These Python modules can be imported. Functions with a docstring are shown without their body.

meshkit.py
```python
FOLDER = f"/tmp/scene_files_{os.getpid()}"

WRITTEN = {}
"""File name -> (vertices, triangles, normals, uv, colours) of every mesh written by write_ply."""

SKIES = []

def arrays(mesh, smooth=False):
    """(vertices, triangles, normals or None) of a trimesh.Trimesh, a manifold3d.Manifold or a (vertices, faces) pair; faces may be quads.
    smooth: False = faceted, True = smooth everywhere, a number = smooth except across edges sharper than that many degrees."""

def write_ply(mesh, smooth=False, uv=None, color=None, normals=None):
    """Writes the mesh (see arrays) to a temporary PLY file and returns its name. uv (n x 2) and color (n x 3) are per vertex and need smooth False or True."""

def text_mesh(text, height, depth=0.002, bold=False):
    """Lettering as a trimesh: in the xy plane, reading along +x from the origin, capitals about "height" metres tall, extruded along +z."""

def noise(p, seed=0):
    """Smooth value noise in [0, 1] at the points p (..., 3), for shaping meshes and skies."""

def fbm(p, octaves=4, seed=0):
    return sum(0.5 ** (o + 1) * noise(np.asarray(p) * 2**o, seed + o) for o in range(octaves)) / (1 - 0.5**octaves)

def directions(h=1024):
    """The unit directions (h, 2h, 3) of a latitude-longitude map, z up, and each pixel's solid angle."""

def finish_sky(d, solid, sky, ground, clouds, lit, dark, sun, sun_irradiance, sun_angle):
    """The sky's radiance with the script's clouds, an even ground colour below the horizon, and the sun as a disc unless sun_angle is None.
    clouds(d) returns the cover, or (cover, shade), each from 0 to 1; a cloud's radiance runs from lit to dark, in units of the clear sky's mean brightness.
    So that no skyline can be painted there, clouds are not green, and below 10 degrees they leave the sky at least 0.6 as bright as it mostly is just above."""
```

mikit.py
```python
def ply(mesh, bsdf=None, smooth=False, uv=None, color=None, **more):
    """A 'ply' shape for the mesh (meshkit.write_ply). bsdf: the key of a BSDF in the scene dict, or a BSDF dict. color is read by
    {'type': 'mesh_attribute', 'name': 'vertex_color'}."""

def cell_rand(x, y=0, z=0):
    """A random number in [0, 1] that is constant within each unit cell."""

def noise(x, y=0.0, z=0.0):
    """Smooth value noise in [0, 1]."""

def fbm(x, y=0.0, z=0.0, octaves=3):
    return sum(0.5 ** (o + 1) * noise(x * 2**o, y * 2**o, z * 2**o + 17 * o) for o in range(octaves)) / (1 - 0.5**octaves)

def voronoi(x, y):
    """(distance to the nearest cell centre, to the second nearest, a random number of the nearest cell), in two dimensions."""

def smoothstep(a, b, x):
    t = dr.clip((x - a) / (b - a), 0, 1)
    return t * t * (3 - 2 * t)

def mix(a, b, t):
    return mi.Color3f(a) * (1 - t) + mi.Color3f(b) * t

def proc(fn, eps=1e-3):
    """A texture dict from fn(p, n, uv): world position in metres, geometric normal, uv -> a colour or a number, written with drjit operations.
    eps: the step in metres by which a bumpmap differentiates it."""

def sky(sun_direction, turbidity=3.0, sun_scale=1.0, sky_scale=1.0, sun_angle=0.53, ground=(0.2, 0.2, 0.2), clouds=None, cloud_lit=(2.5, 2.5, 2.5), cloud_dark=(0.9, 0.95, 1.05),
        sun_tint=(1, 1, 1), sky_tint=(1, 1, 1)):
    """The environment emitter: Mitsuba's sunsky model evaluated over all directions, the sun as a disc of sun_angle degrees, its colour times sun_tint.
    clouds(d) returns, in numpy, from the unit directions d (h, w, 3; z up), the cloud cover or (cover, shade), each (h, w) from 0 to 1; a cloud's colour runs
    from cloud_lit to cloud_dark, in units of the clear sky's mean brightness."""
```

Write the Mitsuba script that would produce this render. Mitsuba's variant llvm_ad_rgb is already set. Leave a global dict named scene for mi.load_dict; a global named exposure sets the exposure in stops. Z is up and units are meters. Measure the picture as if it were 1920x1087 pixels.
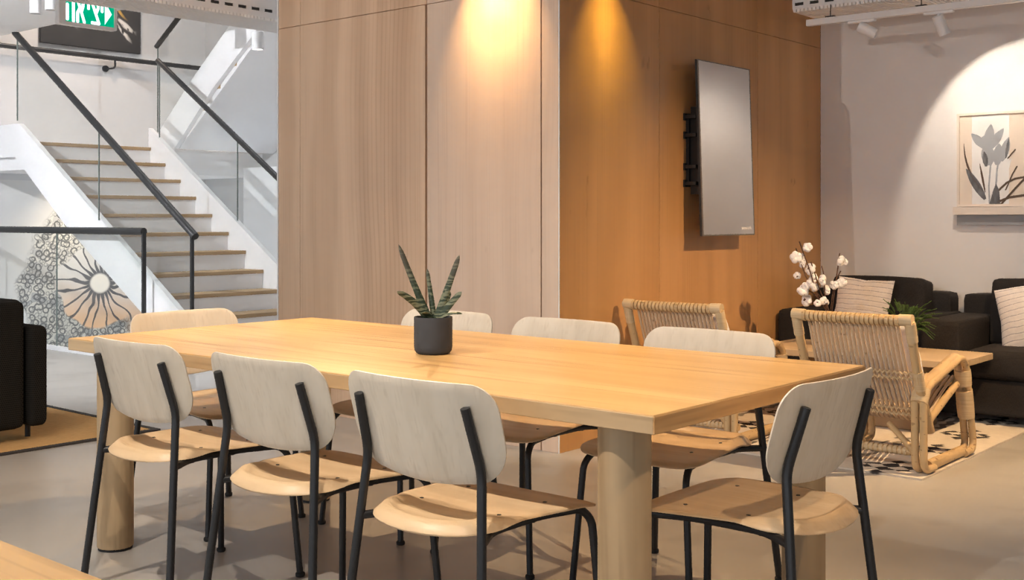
import math
import random
import numpy as np
import trimesh
import drjit as dr
import mitsuba as mi
import mikit
from shapely.geometry import Polygon, LineString, Point, box as sbox
from shapely.ops import unary_union
from shapely import affinity
from mikit import noise, fbm, voronoi, smoothstep, mix, cell_rand
import meshkit

random.seed(7)
RNG = np.random.default_rng(7)
T = mi.ScalarTransform4f
scene, labels = {'type': 'scene'}, {}
PI = math.pi

# ------------------------------------------------------------------ camera, daylight, exposure
EYE = (0.0, 0.0, 1.168)
scene['camera'] = {'type': 'perspective', 'fov': 48.08, 'fov_axis': 'x', 'near_clip': 0.05, 'far_clip': 100.0,
                   'principal_point_offset_x': 0.0, 'principal_point_offset_y': 0.1252,
                   'to_world': T().look_at(origin=EYE, target=(-0.6471, 0.7624, 1.168), up=(0, 0, 1))}
exposure = 3.0                 # the lamps and the sky below are in units of 1/8
UNIT = 2.0 ** -exposure
DAY = 1.6 * UNIT
scene['daylight'] = {'type': 'constant', 'radiance': {'type': 'rgb', 'value': [0.90 * DAY, 0.98 * DAY, 1.08 * DAY]}}
WARM = (1.0, 0.66, 0.34)
NEUTRAL = (1.0, 0.87, 0.72)


def spot(name, pos, target, power, angle, beam=None, tint=WARM):
    scene[name] = {'type': 'spot', 'to_world': T().look_at(origin=pos, target=target, up=(0.013, 0.02, 1) if abs(pos[0] - target[0]) + abs(pos[1] - target[1]) > 0.05 else (0, 1, 0)),
                   'intensity': {'type': 'rgb', 'value': [power * UNIT * c for c in tint]}, 'cutoff_angle': angle,
                   'beam_width': angle * 0.6 if beam is None else beam}


# key lamps (their housings are built with the track lights below)
LAMPS = {
    'table_spot_a': ((-4.75, 4.10, 2.62), (-2.75, 2.60, 0.74), 20, 34, 14, WARM),
    'table_spot_b': ((-3.10, 0.95, 2.62), (-2.9, 2.1, 0.3), 12.5, 52, 38, NEUTRAL),
    'table_spot_c': ((-1.65, 0.95, 2.62), (-1.75, 2.1, 0.3), 10.5, 52, 38, NEUTRAL),
    'table_spot_d': ((-2.55, 4.05, 2.62), (-1.75, 2.75, 0.70), 13, 34, 14, WARM),
    'wall_spot_a': ((-3.896, 4.20, 2.62), (-3.896, 4.46, 2.26), 12, 34, 2, (1.0, 0.61, 0.26)),
    'wall_spot_b': ((-3.20, 4.868, 2.62), (-3.48, 4.868, 2.00), 5.0, 27, 2, (1.0, 0.68, 0.12)),
    'art_spot_a': ((-2.33, 6.72, 2.20), (-2.10, 7.40, 1.60), 2.5, 46, 42, (1.0, 0.87, 0.72)),
    'floor_spot': ((0.1, 1.7, 2.62), (-1.25, 2.6, 0.3), 8, 27, 14, (1.0, 0.70, 0.42)),
    'wall_wash': ((-3.7, 0.4, 2.62), (-4.75, 4.48, 1.45), 13, 38, 24, (1.0, 0.93, 0.86)),
    'lounge_spot': ((-0.9, 5.2, 2.62), (-2.4, 5.6, 0.4), 30, 40, 18, WARM),
    'end_chair_spot': ((-2.70, 3.95, 2.62), (-4.15, 2.65, 0.72), 15, 24, 10, WARM),
    'mural_spot': ((-10.85, 6.35, 1.50), (-11.5, 6.45, 0.65), 3.2, 58, 24, (1.0, 0.82, 0.58)),
    'landing_spot': ((-10.6, 6.2, 4.6), (-11.5, 6.1, 2.6), 13, 46, 26, (1.0, 0.78, 0.60)),
    'stair_front_lamp': ((-8.3, 2.2, 2.75), (-9.1, 5.2, 0.7), 36, 54, 40, (0.95, 0.97, 1.0)),
    'stairwell_lamp': ((-9.0, 6.6, 5.2), (-9.0, 6.6, 0.0), 9, 75, 60, (0.97, 0.98, 1.0)),
}
for k, (p, t, pw, an, bw, ti) in LAMPS.items():
    spot(k, p, t, pw, an, bw, ti)


# ------------------------------------------------------------------ helpers
def rot2(x, y, a):
    c, s = math.cos(a), math.sin(a)
    return c * x - s * y, s * x + c * y


def xf(x=0, y=0, z=0, rz=0):
    return T().translate((x, y, z)).rotate((0, 0, 1), math.degrees(rz))


def numbered(name):
    if name not in scene and name not in labels and not any(k.startswith(name + '__') for k in scene):
        return name
    i = 1
    while f'{name}_{i:03d}' in scene or f'{name}_{i:03d}' in labels or any(k.startswith(f'{name}_{i:03d}__') for k in scene):
        i += 1
    return f'{name}_{i:03d}'


def thing(name, label, cat, group=None):
    key = numbered(name)
    labels[key] = {'label': label, 'category': cat}
    if group:
        labels[key]['group'] = group
    return key


def part(parent, name, mesh, bsdf, smooth=False, to_world=None, label=None, kind=None, uv=None):
    base = f'{parent}__{name}' if parent else name
    key, i = base, 1
    while key in scene:
        key = f'{base}_{i:03d}'
        i += 1
    d = dict(mesh) if isinstance(mesh, dict) else mikit.ply(mesh, bsdf, smooth=smooth, uv=uv)
    if to_world is not None:
        d['to_world'] = to_world
    scene[key] = d
    if label or kind:
        labels[key] = {}
        if label:
            labels[key]['label'] = label
        if kind:
            labels[key]['kind'] = kind
    return key


def struct(name, mesh, bsdf, label=None, smooth=False):
    scene[name] = mikit.ply(mesh, bsdf, smooth=smooth)
    labels[name] = {'kind': 'structure'}
    if label:
        labels[name]['label'] = label


def bx(x0, x1, y0, y1, z0, z1, ch=0.0):
    """box, with chamfered edges if ch > 0"""
    if ch <= 0:
        b = trimesh.creation.box((x1 - x0, y1 - y0, z1 - z0))
    else:
        hx, hy, hz = (x1 - x0) / 2, (y1 - y0) / 2, (z1 - z0) / 2
        pts = []
        for sx in (-1, 1):
            for sy in (-1, 1):
                for sz in (-1, 1):
                    pts += [(sx * (hx - ch), sy * (hy - ch), sz * hz), (sx * (hx - ch), sy * hy, sz * (hz - ch)), (sx * hx, sy * (hy - ch), sz * (hz - ch))]
        b = trimesh.convex.convex_hull(np.array(pts))
    b.apply_translation(((x0 + x1) / 2, (y0 + y1) / 2, (z0 + z1) / 2))
    return b


def rbox(x0, x1, y0, y1, z0, z1, r=0.04, n=4, puff=0.0):
    """rounded upholstery box (superellipsoid-like), optionally puffed"""
    m = trimesh.creation.box((2, 2, 2))
    for _ in range(n):
        m = m.subdivide()
    v = m.vertices.copy()
    h = np.array([(x1 - x0) / 2, (y1 - y0) / 2, (z1 - z0) / 2])
    rr = min(r, *(h * 0.98))
    p = v * h
    inner = np.clip(p, -(h - rr), h - rr)
    # stretch the grid so the rounded rim gets vertices
    d = p - inner
    L = np.linalg.norm(d, axis=1, keepdims=True)
    q = inner + np.where(L > 1e-9, d / np.maximum(L, 1e-9) * rr, 0)
    if puff:
        u = np.clip(1 - v ** 2, 0, 1)
        for k in range(3):
            a, b = [j for j in range(3) if j != k]
            q[:, k] += np.sign(v[:, k]) * (np.abs(v[:, k]) > 0.999) * puff * u[:, a] * u[:, b]
    m.vertices = q + np.array([(x0 + x1) / 2, (y0 + y1) / 2, (z0 + z1) / 2])
    return m


def fillet(pts, r, n=6):
    pts = [np.array(p, float) for p in pts]
    out = [pts[0]]
    for i in range(1, len(pts) - 1):
        a, b, c = pts[i - 1], pts[i], pts[i + 1]
        u, v = a - b, c - b
        lu, lv = np.linalg.norm(u), np.linalg.norm(v)
        t = min(r, lu * 0.48, lv * 0.48)
        p0, p1 = b + u / lu * t, b + v / lv * t
        for k in range(n + 1):
            s = k / n
            out.append((1 - s) ** 2 * p0 + 2 * s * (1 - s) * b + s * s * p1)
    out.append(pts[-1])
    return np.array(out)


def tube(pts, r, n=10, caps=True, fil=0.0, closed=False):
    """swept tube; r a number or one per point"""
    P = fillet(pts, fil) if fil > 0 else np.array(pts, float)
    m = len(P)
    R = np.full(m, r) if np.isscalar(r) else np.interp(np.linspace(0, 1, m), np.linspace(0, 1, len(r)), r)
    tan = np.gradient(P, axis=0) if not closed else np.roll(P, -1, 0) - np.roll(P, 1, 0)
    tan /= np.linalg.norm(tan, axis=1, keepdims=True) + 1e-12
    ref = np.array([0, 0, 1.0]) if abs(tan[0][2]) < 0.9 else np.array([1.0, 0, 0])
    u = np.cross(tan[0], ref)
    u /= np.linalg.norm(u)
    ang = np.arange(n) * 2 * PI / n
    V = []
    for i in range(m):
        u = u - tan[i] * (u @ tan[i])
        u /= np.linalg.norm(u) + 1e-12
        w = np.cross(tan[i], u)
        V.append(P[i] + R[i] * (np.cos(ang)[:, None] * u + np.sin(ang)[:, None] * w))
    V = np.vstack(V)
    F = []
    for i in range(m if closed else m - 1):
        j = (i + 1) % m
        for k in range(n):
            l = (k + 1) % n
            F += [(i * n + k, i * n + l, j * n + l), (i * n + k, j * n + l, j * n + k)]
    if caps and not closed:
        a, b = len(V), len(V) + 1
        V = np.vstack([V, P[0], P[-1]])
        for k in range(n):
            l = (k + 1) % n
            F += [(a, l, k), (b, (m - 1) * n + k, (m - 1) * n + l)]
    return trimesh.Trimesh(V, np.array(F), process=False)


def lathe(profile, n=48):
    """surface of revolution about z from (r, z) pairs"""
    prof = np.array(profile, float)
    ang = np.arange(n) * 2 * PI / n
    V = np.array([[r * math.cos(a), r * math.sin(a), z] for r, z in prof for a in ang])
    F = []
    for i in range(len(prof) - 1):
        for k in range(n):
            l = (k + 1) % n
            F += [(i * n + k, i * n + l, (i + 1) * n + l), (i * n + k, (i + 1) * n + l, (i + 1) * n + k)]
    m = trimesh.Trimesh(V, np.array(F), process=False)
    m.merge_vertices()
    m.update_faces(m.nondegenerate_faces())
    return m


def cyl(x, y, z0, z1, r, n=32, ch=0.0):
    prof = [(1e-4, z0), (r - ch, z0), (r, z0 + ch), (r, z1 - ch), (r - ch, z1), (1e-4, z1)] if ch else [(1e-4, z0), (r, z0), (r, z1), (1e-4, z1)]
    m = lathe(prof, n)
    m.apply_translation((x, y, 0))
    return m


def ext(poly, d, z=0.0):
    gs = getattr(poly, 'geoms', [poly])
    m = trimesh.util.concatenate([trimesh.creation.extrude_polygon(g, d, engine='earcut') for g in gs if g.area > 1e-9])
    m.apply_translation((0, 0, z))
    return m


def place(m, mat):
    m = m.copy()
    m.apply_transform(np.array(mat))
    return m


def plane_y(m, y, flip=False):
    """lettering/print in xy -> upright on a plane facing -Y (reads left to right along +X)"""
    return place(m, [[1, 0, 0, 0], [0, 0, -1, y], [0, 1, 0, 0], [0, 0, 0, 1]])


def plane_x(m, x):
    """upright on a plane facing +X (reads left to right along +Y)"""
    return place(m, [[0, 0, 1, x], [1, 0, 0, 0], [0, 1, 0, 0], [0, 0, 0, 1]])


def cat(*ms):
    return trimesh.util.concatenate(list(ms))


def shell(outline, surf, th, nr=8, n=64, axis=None):
    """curved plywood: outline(t) -> (a, b); surf(a, b) -> point; th thickness along the surface normal"""
    t = np.arange(n) * 2 * PI / n
    O = np.array([outline(x) for x in t])
    C = O.mean(0)
    rings = np.concatenate([[0.0], np.linspace(0.18, 0.93, nr - 1), [1.0]])
    ab = np.concatenate([C[None]] + [C + r * (O - C) for r in rings[1:]])
    e = 1e-4
    p = np.array([surf(a, b) for a, b in ab])
    pu = np.array([surf(a + e, b) for a, b in ab]) - p
    pv = np.array([surf(a, b + e) for a, b in ab]) - p
    nn = np.cross(pu, pv)
    nn /= np.linalg.norm(nn, axis=1, keepdims=True)
    thk = np.full(len(ab), th / 2)
    A, B = p + nn * thk[:, None], p - nn * thk[:, None]
    # round the rim a little
    out = slice(1 + (len(rings) - 2) * n, 1 + (len(rings) - 1) * n)
    A[out] -= nn[out] * th * 0.28
    B[out] += nn[out] * th * 0.28
    N = len(ab)
    F = []
    for s, off in ((1, 0), (-1, N)):
        for k in range(n):
            l = (k + 1) % n
            f = [(0, 1 + k, 1 + l)]
            for i in range(len(rings) - 2):
                a, b = 1 + i * n, 1 + (i + 1) * n
                f += [(a + k, b + k, b + l), (a + k, b + l, a + l)]
            F += [tuple(off + q for q in (x if s > 0 else x[::-1])) for x in f]
    a = 1 + (len(rings) - 2) * n
    for k in range(n):
        l = (k + 1) % n
        F += [(a + k, N + a + k, N + a + l), (a + k, N + a + l, a + l)]
    return trimesh.Trimesh(np.vstack([A, B]), np.array(F), process=False)


# ------------------------------------------------------------------ materials
def rgb(*c):
    return {'type': 'rgb', 'value': list(c)}


def srgb(r, g, b):
    f = lambda x: x / 255 / 12.92 if x / 255 < 0.04045 else ((x / 255 + 0.055) / 1.055) ** 2.4
    return (f(r), f(g), f(b))


def mat(name, color, rough=0.5, spec=0.5, metallic=0.0, bump=None, bscale=0.001, eps=1e-3, two=True, **kw):
    base = mikit.proc(color) if callable(color) else rgb(*color)
    b = {'type': 'principled', 'base_color': base, 'roughness': mikit.proc(rough) if callable(rough) else rough, 'specular': spec, 'metallic': metallic, **kw}
    if bump is not None:
        b = {'type': 'bumpmap', 'arbitrary': mikit.proc(bump, eps=eps), 'scale': bscale, 'bsdf': b}
    scene[name] = {'type': 'twosided', 'bsdf': b} if two else b


def grain(axis, c0, c1, c2, fine=220.0, lng=3.0, broad=9.0, seed=0.0, fine_amt=0.35):
    """wood veneer: streaks along one axis, with slow figure"""
    def fn(p, n, uv):
        q = [p.x, p.y, p.z]
        l = q.pop(axis)
        a, b = q
        w = fbm(a * 2.3 + seed, b * 2.3, l * 0.8, 2)
        s = fbm(a * broad + w * 2.0 + seed, b * broad, l * lng * 0.25, 3)
        f = noise(a * fine + w * 5, b * fine, l * lng + seed)
        f2 = noise(a * fine * 0.37, b * fine * 0.37 + seed, l * lng * 0.6)
        c = mix(c0, c1, smoothstep(0.25, 0.75, s))
        t = (f * 0.6 + f2 * 0.4)
        return mix(c, c2, fine_amt * smoothstep(0.5, 0.95, t))
    return fn


mat('oak_top', grain(0, (0.54, 0.345, 0.15), (0.455, 0.275, 0.108), (0.28, 0.155, 0.058), fine=120, lng=3, broad=9, fine_amt=0.55), rough=0.32, spec=0.45,
    bump=lambda p, n, uv: noise(p.x * 4, p.y * 180, p.z * 180), bscale=0.0006)
mat('oak_edge', grain(0, (0.50, 0.37, 0.22), (0.43, 0.305, 0.175), (0.29, 0.19, 0.10), fine=130, lng=5, broad=26, fine_amt=0.6), rough=0.5, spec=0.3)
mat('oak_end', grain(1, (0.52, 0.32, 0.145), (0.40, 0.225, 0.09), (0.25, 0.13, 0.05), fine=100, lng=5, broad=40, fine_amt=0.75), rough=0.45, spec=0.3)
mat('oak_leg', grain(2, (0.42, 0.305, 0.18), (0.33, 0.23, 0.13), (0.23, 0.15, 0.08), fine=100, lng=3, broad=26, fine_amt=0.55), rough=0.5, spec=0.3)
mat('ply', grain(2, (0.61, 0.545, 0.45), (0.56, 0.495, 0.40), (0.46, 0.395, 0.305), fine=170, lng=9, broad=30, fine_amt=0.45), rough=0.45, spec=0.35)
mat('ply_seat', grain(0, (0.63, 0.46, 0.28), (0.575, 0.405, 0.235), (0.47, 0.31, 0.165), fine=160, lng=7, broad=22, fine_amt=0.3), rough=0.38, spec=0.4)
mat('black_metal', (0.012, 0.013, 0.015), rough=0.38, spec=0.5)
mat('black_rubber', (0.01, 0.01, 0.01), rough=0.7)
mat('screw', (0.03, 0.028, 0.026), rough=0.4)


def panel_fn(c0, c1, c2, x0, figure):
    g = grain(2, c0, c1, c2, fine=150, lng=1.6, broad=7, seed=x0 * 3.7, fine_amt=0.22)

    def fn(p, n, uv):
        a = p.x + p.y
        w = (fbm(p.z * 0.9 + x0, a * 1.5, 0.3, 2) - 0.5) * 0.16
        # cathedral figure: parabolic growth rings around a heart line
        d = dr.abs(a - x0 + w)
        ring = d * 9.0 - 0.10 * p.z + (fbm(a * 3, p.z * 0.7, 1.7, 2) - 0.5) * 0.9
        r = dr.abs(ring * 3.0 - dr.floor(ring * 3.0) - 0.5) * 2
        base = g(p, n, uv)
        heart = dr.exp(-dr.square(d / 0.26)) * figure
        side = smoothstep(0.05, 0.12, d) * smoothstep(0.24, 0.16, d) * figure
        c = mix(base, c2, dr.clip(heart * (0.10 + 0.30 * smoothstep(0.45, 0.95, r)) + side * 0.25, 0, 1))
        bands = fbm(a * 4.5 + w * 3 + x0 * 5, 0.3, p.z * 0.12, 2)
        c = mix(c, c1 if figure < 0 else (c0[0] * 1.12, c0[1] * 1.13, c0[2] * 1.14), smoothstep(0.5, 0.72, bands) * 0.6)
        # small pores and knots
        kx = noise(a * 14 + 3, p.z * 5.0, x0)
        return mix(c, c2, 0.55 * smoothstep(0.93, 0.985, kx) * smoothstep(0.4, 0.8, noise(a * 60, p.z * 22, 2)))
    return fn


mat('veneer_a', panel_fn((0.67, 0.475, 0.325), (0.575, 0.385, 0.25), (0.42, 0.255, 0.155), -0.27, 1.0), rough=0.42, spec=0.35)
mat('veneer_b', panel_fn((0.63, 0.48, 0.37), (0.57, 0.42, 0.315), (0.42, 0.29, 0.205), 0.9, 0.25), rough=0.40, spec=0.35)
mat('veneer_c', panel_fn((0.53, 0.30, 0.135), (0.46, 0.25, 0.105), (0.33, 0.17, 0.065), 2.0, 0.35), rough=0.40, spec=0.35)
mat('veneer_d', panel_fn((0.50, 0.28, 0.125), (0.44, 0.235, 0.097), (0.31, 0.155, 0.055), 2.9, 0.3), rough=0.40, spec=0.35)
mat('joint_dark', (0.10, 0.05, 0.022), rough=0.7)
mat('trim_metal', (0.75, 0.75, 0.76), rough=0.35, spec=0.5)
mat('white_paint', lambda p, n, uv: mix((0.80, 0.80, 0.81), (0.84, 0.84, 0.845), fbm(p.x * 2, p.y * 2, p.z * 2, 2)), rough=0.6, spec=0.25)
mat('stair_white', (0.86, 0.865, 0.875), rough=0.5, spec=0.3)
mat('riser_white', (0.76, 0.765, 0.775), rough=0.5, spec=0.3)
mat('grey_wall', lambda p, n, uv: mix((0.58, 0.585, 0.59), (0.62, 0.62, 0.625), fbm(p.x * 1.5, p.y * 1.5, p.z * 1.5, 2)), rough=0.7, spec=0.2)
mat('lounge_wall', lambda p, n, uv: mix((0.76, 0.73, 0.71), (0.79, 0.755, 0.73), fbm(p.x * 1.3, p.y * 1.3, p.z * 1.3, 3)), rough=0.75, spec=0.15)
mat('ceiling_paint', (0.72, 0.72, 0.72), rough=0.8, spec=0.1)
mat('concrete', lambda p, n, uv: mix(mix((0.345, 0.325, 0.30), (0.39, 0.37, 0.345), smoothstep(0.3, 0.7, fbm(p.x * 0.9, p.y * 0.9, 0.5, 3))), (0.305, 0.285, 0.262), 0.5 * smoothstep(0.55, 0.8, fbm(p.x * 5, p.y * 5, 3.1, 3))),
    rough=lambda p, n, uv: 0.30 + 0.12 * fbm(p.x * 2, p.y * 2, 1.0, 2), spec=0.4)
mat('tread_oak', grain(1, (0.44, 0.31, 0.18), (0.38, 0.26, 0.145), (0.26, 0.17, 0.09), fine=150, lng=4, broad=10), rough=0.45, spec=0.3)
mat('rail_black', (0.028, 0.029, 0.030), rough=0.42, spec=0.5)
scene['pane_glass'] = {'type': 'thindielectric', 'int_ior': 1.5, 'specular_transmittance': rgb(0.955, 0.972, 0.962)}
mat('glass_edge', (0.16, 0.19, 0.18), rough=0.25)
mat('white_metal', (0.80, 0.80, 0.81), rough=0.4, spec=0.4)
mat('white_warm_metal', (0.74, 0.735, 0.74), rough=0.4, spec=0.4)
mat('slat_white', (0.80, 0.79, 0.78), rough=0.6)
mat('slot_dark', (0.03, 0.03, 0.03), rough=0.8)


# ------------------------------------------------------------------ the setting
XA0, XA1, YA = -5.702, -3.497, 4.48       # wood core, long face
YW = 7.408                                # lounge wall
ZJ = 2.332                                # horizontal joint of the cladding
CE = 2.90                                 # ceiling

fl = unary_union([sbox(-13.0, -5.2, 5.0, 4.5), sbox(-13.0, -5.2, -5.7, 5.22), sbox(-7.72, 5.0, -5.5, 8.1), sbox(-3.6, -5.2, 5.0, 7.6)])
hole = sbox(-13.5, 5.22, -7.72, 8.2)
fl = fl.difference(hole).buffer(0)
struct('floor', ext(fl, 0.12, -0.12), 'concrete')
struct('floor_lower', bx(-13.0, -5.5, 4.9, 8.2, -3.1, -3.0), 'concrete')
cl = sbox(-13.0, -5.2, 5.0, 5.2).union(sbox(-5.702, 5.2, 5.0, 7.6))
struct('ceiling', ext(cl, 0.35, CE), 'ceiling_paint')
struct('wall_back', bx(XA1, 5.0, YW, YW + 0.12, -0.1, CE), 'lounge_wall')
# wood clad core
core = cat(bx(XA0 + 0.03, XA1 - 0.03, YA + 0.03, YW + 0.5, -0.1, CE + 0.35))
struct('wall_core', core, 'joint_dark', 'dark carcass behind the wood cladding')
G = 0.0015
A_joints = [(XA0 + 0.004, -5.49, G), (-5.49, -4.417, 0.010), (-4.417, -3.609, 0.006), (-3.609, XA1 - 0.004, G)]
mats = ['veneer_a', 'veneer_a', 'veneer_b', 'veneer_b']
for (a, b, g), m in zip(A_joints, mats):
    ga = G if a != -4.417 else 0.006
    part('wall_core', 'panel', bx(a + ga, b - g, YA, YA + 0.03, 0.0, ZJ - G, 0.0012), m)
    part('wall_core', 'panel', bx(a + G, b - G, YA + 0.001, YA + 0.03, ZJ + G, CE, 0.0012), m)
B_joints = [(YA + 0.004, 5.383), (5.383, 6.508), (6.508, YW)]
for (a, b), m in zip(B_joints, ['veneer_c', 'veneer_d', 'veneer_c']):
    part('wall_core', 'panel', bx(XA1 - 0.03, XA1, a + 0.0012, b - 0.0012, 0.0, ZJ - 0.0012, 0.001), m)
    part('wall_core', 'panel', bx(XA1 - 0.03, XA1 - 0.0008, a + 0.0012, b - 0.0012, ZJ + 0.0012, CE, 0.001), m)
struct('trim_1', bx(XA1 - 0.0025, XA1 + 0.0025, YA - 0.0025, YA + 0.0025, 0.0, CE), 'trim_metal', 'pale metal strip on the outer corner of the wood cladding')
struct('trim_2', bx(XA0 - 0.006, XA0 + 0.003, YA - 0.003, YA + 0.034, 0.0, CE), 'trim_metal', 'white strip at the stair end of the wood cladding')

# far room sides (windows to daylight, outside the photograph)
struct('wall_front', cat(bx(-13.0, 5.0, -3.12, -3.0, 0.0, 0.10), bx(-13.0, 5.0, -3.12, -3.0, 2.75, CE), *[bx(x - 0.03, x + 0.03, -3.10, -3.02, 0.10, 2.75) for x in np.arange(-12.9, 5.01, 1.49)]), 'white_paint')
struct('wall_right', bx(5.0, 5.12, -3.12, 7.6, 0.0, CE), 'white_paint')
struct('wall_left', bx(-13.12, -13.0, -3.12, 5.2, 0.0, CE), 'white_paint')

# stairwell
XE, YB = -11.5, 7.97
struct('wall_stair_end', bx(XE - 0.12, XE, 4.9, YB + 0.12, -3.0, 5.6), 'grey_wall')
struct('wall_stair_back', bx(XE, -5.6, YB, YB + 0.12, -3.0, 5.6), 'grey_wall')
struct('ceiling_stair', bx(-13.1, -5.5, 4.9, 8.1, 5.6, 5.7), 'ceiling_paint')
struct('wall_stair_front', bx(-13.0, -5.6, 4.9, 5.1, CE + 0.35, 5.6), 'white_paint')
struct('wall_stair_return', bx(-13.0, XE - 0.001, 5.20, 5.32, -3.0, CE + 0.35), 'white_paint')
struct('wall_stair_low', bx(-10.2, -5.75, 7.55, 7.90, -3.0, 1.70), 'white_paint')
struct('wall_stair_core', bx(XA0 - 0.02, XA0, YA + 0.04, YB, -0.1, 5.6), 'white_paint')


# ------------------------------------------------------------------ staircase
RISE, GO, X0S, N_ST = 0.169, 0.262, -7.431, 11
YS0, YS1 = 5.25, 6.50
st = thing('staircase', 'white staircase with oak treads climbing to a landing', 'staircase')
for i in range(1, N_ST + 1):
    xn, zt = X0S - GO * i, RISE * i + 0.017
    part(st, 'riser', bx(xn - 0.035, xn - 0.02, YS0, YS1, zt - RISE - 0.001, zt - 0.03), 'riser_white')
    if i < N_ST:
        part(st, 'tread', bx(xn - GO - 0.02, xn, YS0, YS1, zt - 0.032, zt, 0.004), 'tread_oak')
    else:
        part(st, 'tread', bx(xn - 0.12, xn, YS0, YS1, zt - 0.032, zt, 0.004), 'tread_oak')
ZL = RISE * N_ST + 0.017
XL = X0S - GO * N_ST
sl = RISE / GO


def stringer(y0, y1, up, dn, x_lo, x_hi, extra=None):
    """sloped side plate: along the nosing line from x_lo (top) to x_hi (bottom), clipped at the floor"""
    z = lambda x: 0.017 + (X0S - x) * sl
    P = [(x_lo, z(x_lo) + up), (x_hi, z(x_hi) + up), (x_hi, max(z(x_hi) - dn, 0.0)), (x_lo, z(x_lo) - dn)]
    pg = Polygon(P).buffer(0).intersection(sbox(-20, 0.0, 0, 9))
    if extra is not None:
        pg = pg.union(extra)
    m = ext(pg, y1 - y0)
    return place(m, [[1, 0, 0, 0], [0, 0, -1, y1], [0, 1, 0, 0], [0, 0, 0, 1]])


XT = -10.46
zt_ = 0.017 + (X0S - XT) * sl + 0.075
land = Polygon([(XT, zt_), (XE, zt_), (XE, zt_ - 0.31), (XT - 0.10, zt_ - 0.31), (XT, zt_ - 0.40)])
zfun = lambda x: 0.017 + (X0S - x) * sl
side = Polygon([(XT, zfun(XT) + 0.075), (-7.30, zfun(-7.30) + 0.16), (-7.30, 0.0), (-7.72, 0.0), (-9.60, 1.09), (XT - 0.08, zt_ - 0.31), (XT - 0.08, zt_)])
side = side.union(sbox(XE + 0.006, zt_ - 0.31, XT, zt_)).buffer(0)
part(st, 'stringer', place(ext(side, 0.05), [[1, 0, 0, 0], [0, 0, -1, 5.25], [0, 1, 0, 0], [0, 0, 0, 1]]), 'stair_white')
rside = Polygon([(-10.36, zfun(-10.36) + 0.17), (-7.0, zfun(-7.0) + 0.17), (-7.0, 0.0), (-7.72, 0.0), (-10.36, zfun(-10.36) - 0.36)]).buffer(0)
rside = rside.intersection(sbox(-20, 0, 0, 9))
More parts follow.
